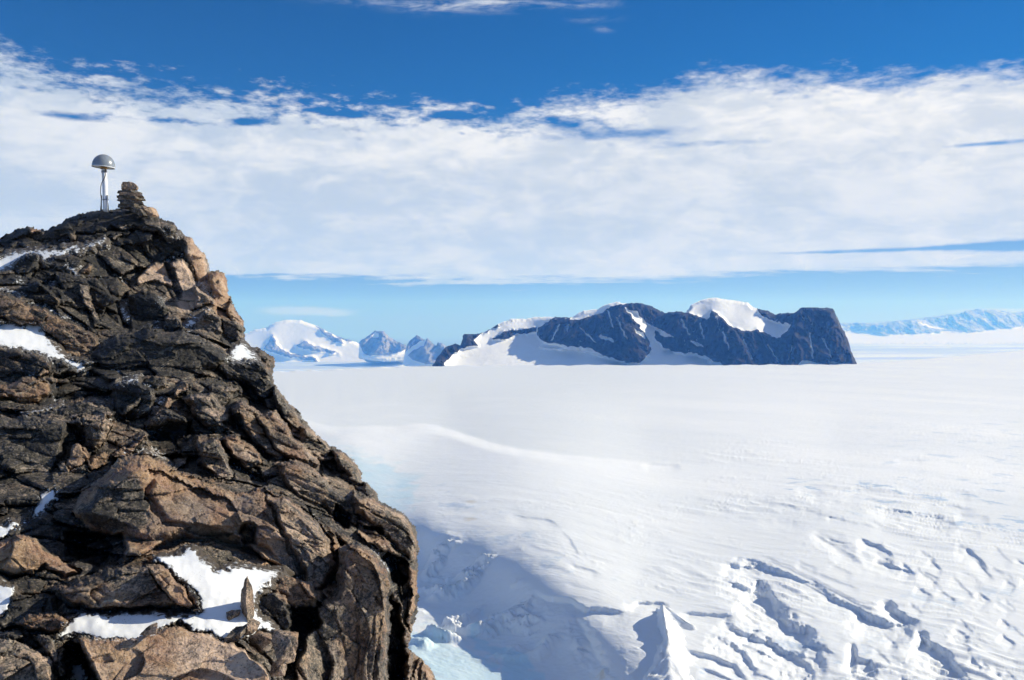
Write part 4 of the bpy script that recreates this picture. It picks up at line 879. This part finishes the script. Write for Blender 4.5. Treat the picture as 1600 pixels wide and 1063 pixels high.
SN = [[(1072, 489), (1080, 470), (1099, 460), (1117, 458), (1150, 462), (1172, 470), (1184, 484), (1190, 493), (1205, 500), (1237, 508), (1230, 518), (1215, 529), (1200, 523), (1182, 515), (1165, 518), (1140, 508), (1117, 488), (1112, 487), (1105, 500), (1090, 493)],
      [(976, 481), (995, 487), (1008, 503), (1036, 518), (1056, 528), (1038, 528), (1024, 516), (1022, 528), (1040, 545), (1070, 552), (1096, 550), (1118, 556), (1150, 572), (1150, 584), (990, 584), (1005, 562), (1018, 548), (1012, 528), (998, 508)],
      [(700, 585), (693, 568), (706, 556), (718, 546), (735, 540), (750, 522), (777, 500), (799, 492), (862, 488), (866, 496), (852, 505), (842, 512), (838, 522), (850, 534), (880, 540), (922, 544), (950, 556), (985, 565), (1010, 572), (1010, 585)],
      [(890, 500), (905, 480), (934, 476), (950, 466), (980, 466), (984, 474), (955, 479), (938, 490), (905, 500)],
      [(1236, 580), (1248, 568), (1258, 562), (1276, 568), (1290, 571), (1298, 569), (1292, 563), (1312, 568), (1330, 570), (1340, 580)],
      [(884, 510), (890, 506), (888, 520)], [(1078, 530), (1096, 538), (1100, 544), (1080, 538)], [(938, 522), (960, 532), (958, 536), (935, 526)], [(992, 512), (1006, 522), (1008, 530), (994, 520)]] + [[(x_, y_), (x_ + 3, y_ - 1), (x2_ + 1.2, y2_), (x2_ - 1, y2_)] for x_, y_, x2_, y2_ in [(905, 512, 930, 536), (872, 508, 862, 532), (1062, 500, 1078, 524), (1092, 505, 1100, 532), (1128, 518, 1140, 548), (1160, 530, 1176, 562), (1198, 538, 1216, 566), (1264, 520, 1270, 562), (1284, 528, 1300, 560), (948, 486, 958, 512), (962, 496, 980, 530), (1236, 540, 1232, 562)]] + [[(1030, 584), (1046, 566), (1062, 570), (1080, 562), (1096, 569), (1112, 566), (1130, 572), (1150, 574), (1165, 584)], [(850, 584), (870, 560), (900, 556), (930, 560), (960, 570), (1000, 584)], [(1180, 584), (1192, 570), (1204, 574), (1216, 569), (1230, 576), (1236, 584)]]
RO = [[(719, 540), (724, 520), (742, 520), (738, 530), (748, 540)], [(666, 580), (672, 573), (696, 540), (712, 534), (717, 545), (702, 556), (694, 570), (690, 580)], [(768, 529), (790, 519), (815, 514), (838, 512), (838, 519), (804, 523), (792, 531)],
      [(754, 521), (777, 505), (780, 510)], [(1030, 526), (1060, 528), (1090, 540), (1120, 552), (1112, 558), (1080, 552), (1048, 548)], [(1100, 557), (1124, 556), (1152, 572), (1140, 574)], [(928, 540), (960, 556), (1000, 566), (985, 568), (940, 555)],
      [(1012, 500), (1016, 498), (1040, 512), (1030, 514)]]
mountain('nunatak', 'dark rocky ridge mountain with a snow dome and a flat-topped cliff end', NO, 1850., SN, M_MT, 54, 20, 27., 42., .8, RO, foot=578, buttress=[([(1234, 590), (1240, 520), (1246, 489), (1252, 474), (1301, 474), (1345, 590)], 34), ([(842, 545), (858, 506), (935, 490), (950, 520), (985, 566), (900, 548)], 20), ([(1106, 590), (1110, 520), (1113, 486), (1142, 508), (1165, 540), (1190, 590)], 24), ([(948, 476), (985, 470), (1012, 500), (1016, 560), (975, 562)], 16), ([(1058, 545), (1050, 500), (1072, 486), (1084, 520), (1090, 548)], 16)])
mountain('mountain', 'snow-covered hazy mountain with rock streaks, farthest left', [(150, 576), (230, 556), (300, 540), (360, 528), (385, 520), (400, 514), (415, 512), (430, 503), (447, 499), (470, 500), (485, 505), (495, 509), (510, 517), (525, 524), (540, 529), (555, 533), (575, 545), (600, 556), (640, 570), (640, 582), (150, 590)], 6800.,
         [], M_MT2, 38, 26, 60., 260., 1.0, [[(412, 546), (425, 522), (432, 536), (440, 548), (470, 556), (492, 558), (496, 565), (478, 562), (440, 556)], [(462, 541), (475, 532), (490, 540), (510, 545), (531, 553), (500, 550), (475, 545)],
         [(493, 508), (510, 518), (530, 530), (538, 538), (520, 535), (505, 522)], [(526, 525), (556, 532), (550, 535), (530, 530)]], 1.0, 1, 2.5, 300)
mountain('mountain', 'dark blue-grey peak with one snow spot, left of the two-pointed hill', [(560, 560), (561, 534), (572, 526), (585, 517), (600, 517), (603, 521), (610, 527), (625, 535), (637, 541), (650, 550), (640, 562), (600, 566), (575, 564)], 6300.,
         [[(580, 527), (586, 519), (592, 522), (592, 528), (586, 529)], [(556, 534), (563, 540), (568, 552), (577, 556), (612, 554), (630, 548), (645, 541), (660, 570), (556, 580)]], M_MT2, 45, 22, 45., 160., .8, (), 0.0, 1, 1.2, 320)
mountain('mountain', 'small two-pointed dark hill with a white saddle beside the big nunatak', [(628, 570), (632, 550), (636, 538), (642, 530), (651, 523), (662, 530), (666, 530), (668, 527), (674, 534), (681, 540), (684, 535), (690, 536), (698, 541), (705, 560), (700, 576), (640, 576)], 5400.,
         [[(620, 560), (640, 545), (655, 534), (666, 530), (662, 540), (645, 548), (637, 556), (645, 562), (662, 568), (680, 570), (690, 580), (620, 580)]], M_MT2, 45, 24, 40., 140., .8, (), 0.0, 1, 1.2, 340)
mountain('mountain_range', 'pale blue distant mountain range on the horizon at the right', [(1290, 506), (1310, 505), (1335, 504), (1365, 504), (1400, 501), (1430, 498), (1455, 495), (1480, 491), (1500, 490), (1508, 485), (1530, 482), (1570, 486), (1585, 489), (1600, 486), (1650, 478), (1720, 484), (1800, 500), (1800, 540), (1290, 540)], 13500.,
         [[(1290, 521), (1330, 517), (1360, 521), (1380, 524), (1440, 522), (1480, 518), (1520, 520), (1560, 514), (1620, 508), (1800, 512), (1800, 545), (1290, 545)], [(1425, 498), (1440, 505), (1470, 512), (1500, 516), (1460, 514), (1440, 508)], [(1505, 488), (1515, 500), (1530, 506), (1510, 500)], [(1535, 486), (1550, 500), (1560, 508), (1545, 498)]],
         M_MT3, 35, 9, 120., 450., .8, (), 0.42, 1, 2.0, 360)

# the cliff under the outcrop, down to the snow (only seen from beside the viewpoint)
s_ = np.linspace(-40, 150, 90); t_ = np.linspace(0, 1, 50); SS, TT = np.meshgrid(s_, t_)
xf = np.where(SS > 0, -.17 * SS - 5, -5 + SS * .0); zz = (CZ - 118) * (1 - TT) + (CZ - 9 - .22 * np.maximum(SS, 0)) * TT
xx = xf - 26 * TT ** .8 - 1.0
cv = np.stack([xx, SS, zz], -1).reshape(-1, 3); cv = cv + np.stack([ridged(cv / 9., 4, 401) * -1.2, ridged(cv / 7., 4, 402) * 1., fbm(cv / 6., 3, 403) * .8], 1) * [1, 1, 1]
cv[:, 0] = np.minimum(cv[:, 0], xf.ravel() - .5)
cq = gridq(50, 90); ca_ = {'tone': np.full(len(cv), .35), 'rust': np.full(len(cv), .3), 'frost': np.zeros(len(cv))}
cv, cq, ca_ = skirt(cv, cq, ca_, np.tile(np.array([[-60., 0, -20.]]), (len(cv), 1)))
tag(mesh_np('cliff', cv, cq, M_ROCK, None, True, ca_), 'steep rock wall under the ridge down to the snow', kind='structure')

# ------------------------------------------------------------------ loose stones
def stone(name, label, cat, px, py, w_, h_, d_, mat=None, seed=1, npts=14, rot=(0, 0, 0), group=None, Yoff=0., Y=None, rough=.03, sub_=3, box=.75):
    """An angular stone whose base middle sits at the picture point; sizes in pixels there (w, h, depth)."""
    Yq = (Y if Y is not None else depth_at(px, py)) + Yoff; k = Yq / F; R = random.Random(seed)
    bm = bmesh.new()
    for i in range(npts):
        v = Vector((R.uniform(-1, 1), R.uniform(-1, 1), R.uniform(-1, 1)))
        mxx = max(abs(v.x), abs(v.y), abs(v.z)); v = v / mxx * (box + (1 - box) * R.random())
        v = Vector((v.x * w_ / 2, v.y * d_ / 2, v.z * h_ / 2)) * k
        bm.verts.new(v)
    r = bmesh.ops.convex_hull(bm, input=bm.verts[:]); bmesh.ops.delete(bm, geom=[g for g in r['geom_interior'] if isinstance(g, bmesh.types.BMVert)], context='VERTS')
    bmesh.ops.recalc_face_normals(bm, faces=bm.faces[:])
    return finish_stone(name, label, cat, bm, Vector(P3(px, py, Yq)) + Vector((0, 0, h_ * k / 2)), mat, seed, rot, group, rough * max(w_, h_) * k, sub_)
def finish_stone(name, label, cat, bm, loc, mat, seed, rot, group, amp, sub_=3):
    size = max((v.co.length for v in bm.verts))
    bmesh.ops.bevel(bm, geom=bm.edges[:], offset=size * .03, segments=1, affect='EDGES', profile=.5, clamp_overlap=True)
    bmesh.ops.triangulate(bm, faces=bm.faces[:])
    for _ in range(sub_): bmesh.ops.subdivide_edges(bm, edges=bm.edges[:], cuts=1, use_grid_fill=True)
    bm.normal_update(); co = np.array([v.co[:] for v in bm.verts]); no = np.array([v.normal[:] for v in bm.verts])
    co = co + no * (fbm(co * (2.2 / size) + seed, 4, seed, .6)[:, None] * amp)
    for v, c in zip(bm.verts, co): v.co = c
    zmin = min(v.co.z for v in bm.verts)
    for v in bm.verts: v.co.z -= zmin
    o = bm_obj(name, bm, mat or M_STONE, None, False); o.location = loc + Vector((0, 0, zmin)); o.rotation_euler = rot
    return tag(o, label, cat, group)
def slab(name, label, cat, outline, Yq, depth_m, mat, seed=1, group=None, tilt=(0, 0, 0), amp=.006, ridge=None):
    """A stone whose outline (picture units) is traced; it has a front that bulges towards a ridge and a real back."""
    k = Yq / F; O = [Vector(((x - 800) * k, 0, -(y - HZ) * k)) for x, y in outline]; c = sum(O, Vector()) / len(O)
    O = [o_ - c for o_ in O]; bm = bmesh.new()
    fr = [bm.verts.new(o_ * .93 + Vector((0, -depth_m * .42, 0))) for o_ in O]; md = [bm.verts.new(o_ * 1.0) for o_ in O]; bk = [bm.verts.new(o_ * .9 + Vector((0, depth_m * .5, 0))) for o_ in O]
    nO = len(O)
    for i in range(nO):
        j = (i + 1) % nO; bm.faces.new((fr[i], fr[j], md[j], md[i])); bm.faces.new((md[i], md[j], bk[j], bk[i]))
    if ridge is None: bm.faces.new(fr)
    else:
        rv = [bm.verts.new(Vector(((x - 800) * k, -depth_m * dd, -(y - HZ) * k)) - c) for x, y, dd in ridge]
        # fan each outline edge to the nearest ridge vertex
        near = [min(range(len(rv)), key=lambda a: (rv[a].co - (fr[i].co + fr[(i + 1) % nO].co) / 2).length) for i in range(nO)]
        for i in range(nO):
            j = (i + 1) % nO; bm.faces.new((fr[j], fr[i], rv[near[i]]))
            jn = near[j]
            if jn != near[i] and abs(jn - near[i]) == 1: bm.faces.new((fr[j], rv[near[i]], rv[jn]))
    bm.faces.new(bk[::-1]); bmesh.ops.recalc_face_normals(bm, faces=bm.faces[:])
    bmesh.ops.triangulate(bm, faces=bm.faces[:])
    for _ in range(3): bmesh.ops.subdivide_edges(bm, edges=bm.edges[:], cuts=1, use_grid_fill=True)
    bm.normal_update(); co = np.array([v.co[:] for v in bm.verts]); no = np.array([v.normal[:] for v in bm.verts])
    s_ = max(np.ptp(co[:, 0]), np.ptp(co[:, 2])); co = co + no * (fbm(co * (7 / s_) + seed, 4, seed, .6)[:, None] * amp)
    for v, c2_ in zip(bm.verts, co): v.co = c2_
    o = bm_obj(name, bm, mat, None, False); o.location = Vector((c.x, Yq, CZ + c.z)); o.rotation_euler = tilt
    return tag(o, label, cat, group)

Yst = depth_at(388, 968)
Yst -= .10
sp = [(386, 898, .0), (384, 934, -.05), (387, 974, -.05), (378, 922, .05), (375, 947, .07), (380, 975, .05), (394, 918, .02), (399, 943, .04), (394, 974, .02), (387, 935, .12), (388, 974, .12), (385, 915, -.025), (385, 952, -.06)]
sp = [P3(a_, b_, Yst + c_) for a_, b_, c_ in sp]
st = facet_mesh('standing_stone', sp, [(0, 3, 11), (11, 3, 4, 1), (1, 4, 12), (12, 4, 5, 2), (0, 11, 6), (11, 1, 7, 6), (1, 12, 7), (12, 2, 8, 7), (0, 6, 9), (6, 7, 9), (7, 8, 10, 9), (0, 9, 3), (3, 9, 4), (4, 9, 10, 5), (2, 5, 10, 8)], M_STONE_UP, 4, .008, 16, 9)
tag(st, 'tall pointed flat stone standing upright in the snow drift', 'stone')
stone('small_stone', 'small round brown stone in the snow just left of the pointed stone', 'stone', 363, 971, 27, 18, 24, M_STONE, 11, Y=Yst - .04, rot=(0, .1, .4))
slab('flat_stone', 'pale grey flat stone propped at the foot of the pointed stone', 'stone', [(390, 969), (404, 978), (400, 986), (388, 990), (382, 988), (386, 976)], Yst - .22, .12, M_STONE, 13, ridge=[(394, 979, .7)], amp=.004)
slab('flat_stone', 'snow-dusted grey slab edge lying left of the propped stone', 'stone', [(358, 989), (372, 988), (384, 980), (384, 988), (374, 996), (362, 999), (357, 995)], Yst - .30, .22, M_STONE_DARK, 14, amp=.004)
stone('small_stone', 'small grey brown stone in the snow above the big tan slab', 'stone', 233, 991, 28, 17, 26, M_STONE, 15, Yoff=-.12, rot=(0, 0, .3))
stone('boulder', 'squarish brown block in the dark gap right of the big tan slab', 'boulder', 441, 1032, 40, 50, 44, M_STONE, 26, Yoff=-.55, rot=(0.1, .12, .5), rough=.06, box=.62, npts=20)
stone('boulder', 'low rusty rock between the tan slab and the brown block', 'boulder', 405, 1012, 40, 24, 34, M_STONE, 17, Yoff=-.1, rot=(0, .1, .2))
stone('small_stone', 'small rusty stone at the bottom below the brown block', 'stone', 436, 1056, 30, 22, 30, M_STONE, 19, Yoff=-.3)
slab('block', 'squared pale tan block lying on the summit just right of the cairn', 'stone', [(227, 323), (240, 325), (245, 337), (238, 343), (222, 341), (218, 333)], 15.6, .3, M_STONE_TAN, 21, ridge=[(234, 330, .7)], amp=.01)

# cairn: every stone its own object
CY = 15.7
cg = 'stones stacked in the summit cairn'
cairn = [
 ([(189, 326), (222, 326), (222, 320), (205, 318), (190, 320)], .34, M_STONE_DARK, 'lowest wide slab of the cairn, resting on the summit rock'),
 ([(190, 321), (213, 321), (224, 320), (222, 316), (206, 314), (189, 315)], .36, M_STONE_DARK, 'second slab from the bottom of the cairn'),
 ([(186, 315), (200, 316), (215, 316), (219, 312), (204, 310), (190, 310)], .34, M_STONE, 'third slab from the bottom of the cairn, poking out left'),
 ([(188, 311), (205, 312), (222, 313), (221, 309), (205, 306), (187, 307)], .36, M_STONE_DARK, 'fourth slab from the bottom of the cairn'),
 ([(187, 307), (205, 308), (224, 308), (219, 303), (205, 302), (188, 303)], .34, M_STONE, 'widest middle slab of the cairn with a sharp right tip'),
 ([(188, 303), (206, 304), (218, 303), (214, 299), (204, 298), (189, 299)], .30, M_STONE_DARK, 'dark slab under the two top stones of the cairn'),
 ([(197, 299), (212, 301), (209, 296), (203, 294), (198, 295)], .18, M_STONE_TAN, 'small pale wedge under the top block of the cairn'),
 ([(191, 297), (199, 297), (214, 297), (215, 292), (211, 287), (205, 285), (193, 286), (191, 290)], .24, M_STONE, 'thick top block of the cairn'),
]
for i, (ol, dp, mt, lb) in enumerate(cairn):
    slab('cairn_stone', lb, 'stone', ol, CY + (i % 3) * .01, dp, mt, 40 + i, cg, (0, 0, (-.3, .35, .1, -.15, .4, -.3, .2, .3)[i]), .008)
slab('rubble_stone', 'flat dark stone leaning against the foot of the cairn', 'stone', [(208, 324), (224, 328), (230, 338), (222, 339), (206, 330)], 15.4, .3, M_STONE_DARK, 55, amp=.01)

# ------------------------------------------------------------------ antenna on its mast
def plain(name, c, r=.4, metal=0., coat=0.):
    m, nn, b = new_mat(name); co = nn.new('ShaderNodeTexCoord').outputs['Object']
    f_ = nn.sstep(nn.noise(co, 14, 5, .65), .45, .75)
    nn.put(b.inputs['Base Color'], nn.mix(nn.m('MULTIPLY', f_, .25), (*c, 1), tuple(x * .55 for x in c) + (1,)))
    nn.put(b.inputs['Roughness'], nn.sstep(nn.noise(co, 30, 3), .3, .7, r * .8, r * 1.3)); b.inputs['Metallic'].default_value = metal
    if coat: b.inputs['Coat Weight'].default_value = coat; b.inputs['Coat Roughness'].default_value = .08
    return m
M_DOME = plain('grey_plastic', (.22, .25, .29), .3, 0, .6); M_UND = plain('aluminium_plate', (.5, .47, .42), .4, .6); M_TUBE = plain('painted_tube', (.80, .82, .86), .35)
M_CAB = plain('black_cable', (.015, .015, .02), .5); M_BRS = plain('brass', (.35, .2, .08), .4, .7); M_ROD = plain('steel_rod', (.30, .34, .42), .35, .6)
AY = 15.9; kA = AY / F
root = bpy.data.objects.new('antenna_mast', None); COL.objects.link(root); root.location = P3(165.4, 331, AY); root.empty_display_size = .2
tag(root, 'mushroom-shaped grey dome antenna on a white tube mast on the summit', 'antenna')
def loc(px, py, dy=0.): return Vector(P3(px, py, AY)) - root.location + Vector((0, dy, 0))
def tube(name, pts, rad, mat, parent, seg=14):
    bm = bmesh.new(); rings = []
    for i, p in enumerate(pts):
        a = pts[max(i - 1, 0)]; b = pts[min(i + 1, len(pts) - 1)]; d = (b - a).normalized()
        u = d.cross(Vector((0, 1, 0.01))).normalized(); v = d.cross(u); r = rad[i] if isinstance(rad, (list, tuple)) else rad
        rings.append([bm.verts.new(p + (u * math.cos(t) + v * math.sin(t)) * r) for t in [2 * math.pi * j / seg for j in range(seg)]])
    for a, b in zip(rings, rings[1:]):
        for j in range(seg): bm.faces.new((a[j], a[(j + 1) % seg], b[(j + 1) % seg], b[j]))
    bm.faces.new(rings[0]); bm.faces.new(rings[-1][::-1]); bmesh.ops.recalc_face_normals(bm, faces=bm.faces[:])
    o = bm_obj(name, bm, mat, parent, True)
    return o
mast = tube('mast', [loc(165.6, 332), loc(165.2, 322), loc(165.2, 321.9), loc(164.0, 290), loc(164.0, 289.8), loc(162.6, 262)], [4.2 * kA, 4.2 * kA, 3.9 * kA, 3.9 * kA, 3.8 * kA, 3.8 * kA], M_TUBE, root, 20)
tube('collar', [loc(165.1, 313), loc(165.0, 311.4)], 4.7 * kA, M_ROD, mast, 20)
tube('collar', [loc(162.8, 270), loc(162.7, 267)], 4.3 * kA, M_ROD, mast, 20)
# dome of revolution, hollow, with rim
def lathe(name, prof, mat, parent, seg=48):
    bm = bmesh.new(); R_ = [[bm.verts.new((r * math.cos(t), r * math.sin(t), z)) for t in [2 * math.pi * j / seg for j in range(seg)]] for r, z in prof]
    for a, b in zip(R_, R_[1:]):
        for j in range(seg): bm.faces.new((a[j], a[(j + 1) % seg], b[(j + 1) % seg], b[j]))
    bmesh.ops.remove_doubles(bm, verts=bm.verts[:], dist=1e-5); bmesh.ops.recalc_face_normals(bm, faces=bm.faces[:])
    return bm_obj(name, bm, mat, parent, True)
Rd = 16.9 * kA
prof = [(Rd * math.cos(a), 18.6 * kA * math.sin(a)) for a in [math.radians(x) for x in range(0, 91, 5)]]
prof = [(Rd * .985, -2.0 * kA), (Rd, -1.6 * kA)] + prof[:-1] + [(0.0002, 18.6 * kA)]
dome = lathe('dome', prof, M_DOME, root); dome.location = loc(161.7, 260.2); dome.rotation_euler = (0, math.radians(3.5), 0)
pl = lathe('ground_plate', [(0.0002, -.4 * kA), (Rd * .97, -.4 * kA), (Rd * .97, -1.2 * kA), (Rd * .3, -1.3 * kA), (0.0002, -1.3 * kA)], M_UND, dome)
lathe('rim', [(Rd * .95, -1.9 * kA), (Rd * 1.012, -1.9 * kA), (Rd * 1.012, -.9 * kA), (Rd * .99, -.8 * kA)], M_TUBE, dome)
tube('connector', [loc(162.4, 264.5), loc(162.3, 261.6)], 5.2 * kA, M_BRS, root, 16)
tube('cable', [loc(165.5, 264, -.03), loc(167.2, 268, -.055), loc(167.5, 274, -.06), loc(165.0, 281, -.065), loc(161.5, 287, -.065), loc(159.4, 293, -.05), loc(159.0, 301, -.05), loc(160.5, 311, -.06), loc(161.0, 320, -.06), loc(161.0, 330, -.06)], .55 * kA, M_CAB, root, 8)
for (a, b, dy0, dy1) in [((160.2, 306), (158.6, 332), -.03, -.04), ((168.8, 305.5), (170.8, 331), -.03, -.03), ((164.6, 305), (165.0, 330), .05, .08)]:
    lg = tube('leg', [loc(*a, dy0), loc(*b, dy1)], .85 * kA, M_ROD, root, 10)

# ------------------------------------------------------------------ the air
bm = bmesh.new(); bmesh.ops.create_cube(bm, size=1.0)
x0, x1, y0, y1, z0, z1 = -26000, 26000, -8000, 26000, CZ - DF - 60, 780
for v in bm.verts: v.co = ((v.co.x + .5) * (x1 - x0) + x0, (v.co.y + .5) * (y1 - y0) + y0, (v.co.z + .5) * (z1 - z0) + z0)
mh = bpy.data.materials.new('haze'); mh.use_nodes = True; mh.node_tree.nodes.clear(); nh = N(mh.node_tree)
pv = nh.new('ShaderNodeVolumePrincipled'); pv.inputs['Color'].default_value = (0.10, 0.34, 1.0, 1); pv.inputs['Absorption Color'].default_value = (1, 1, 1, 1); pv.inputs['Density'].default_value = 1.3e-4; pv.inputs['Anisotropy'].default_value = 0.0
oo = nh.new('ShaderNodeOutputMaterial'); mh.node_tree.links.new(pv.outputs[0], oo.inputs['Volume'])
hz = bm_obj('haze', bm, mh); tag(hz, 'thin blue air fading the far mountains', kind='stuff')
print('verts', len(outcrop.data.vertices), len(field.data.vertices))
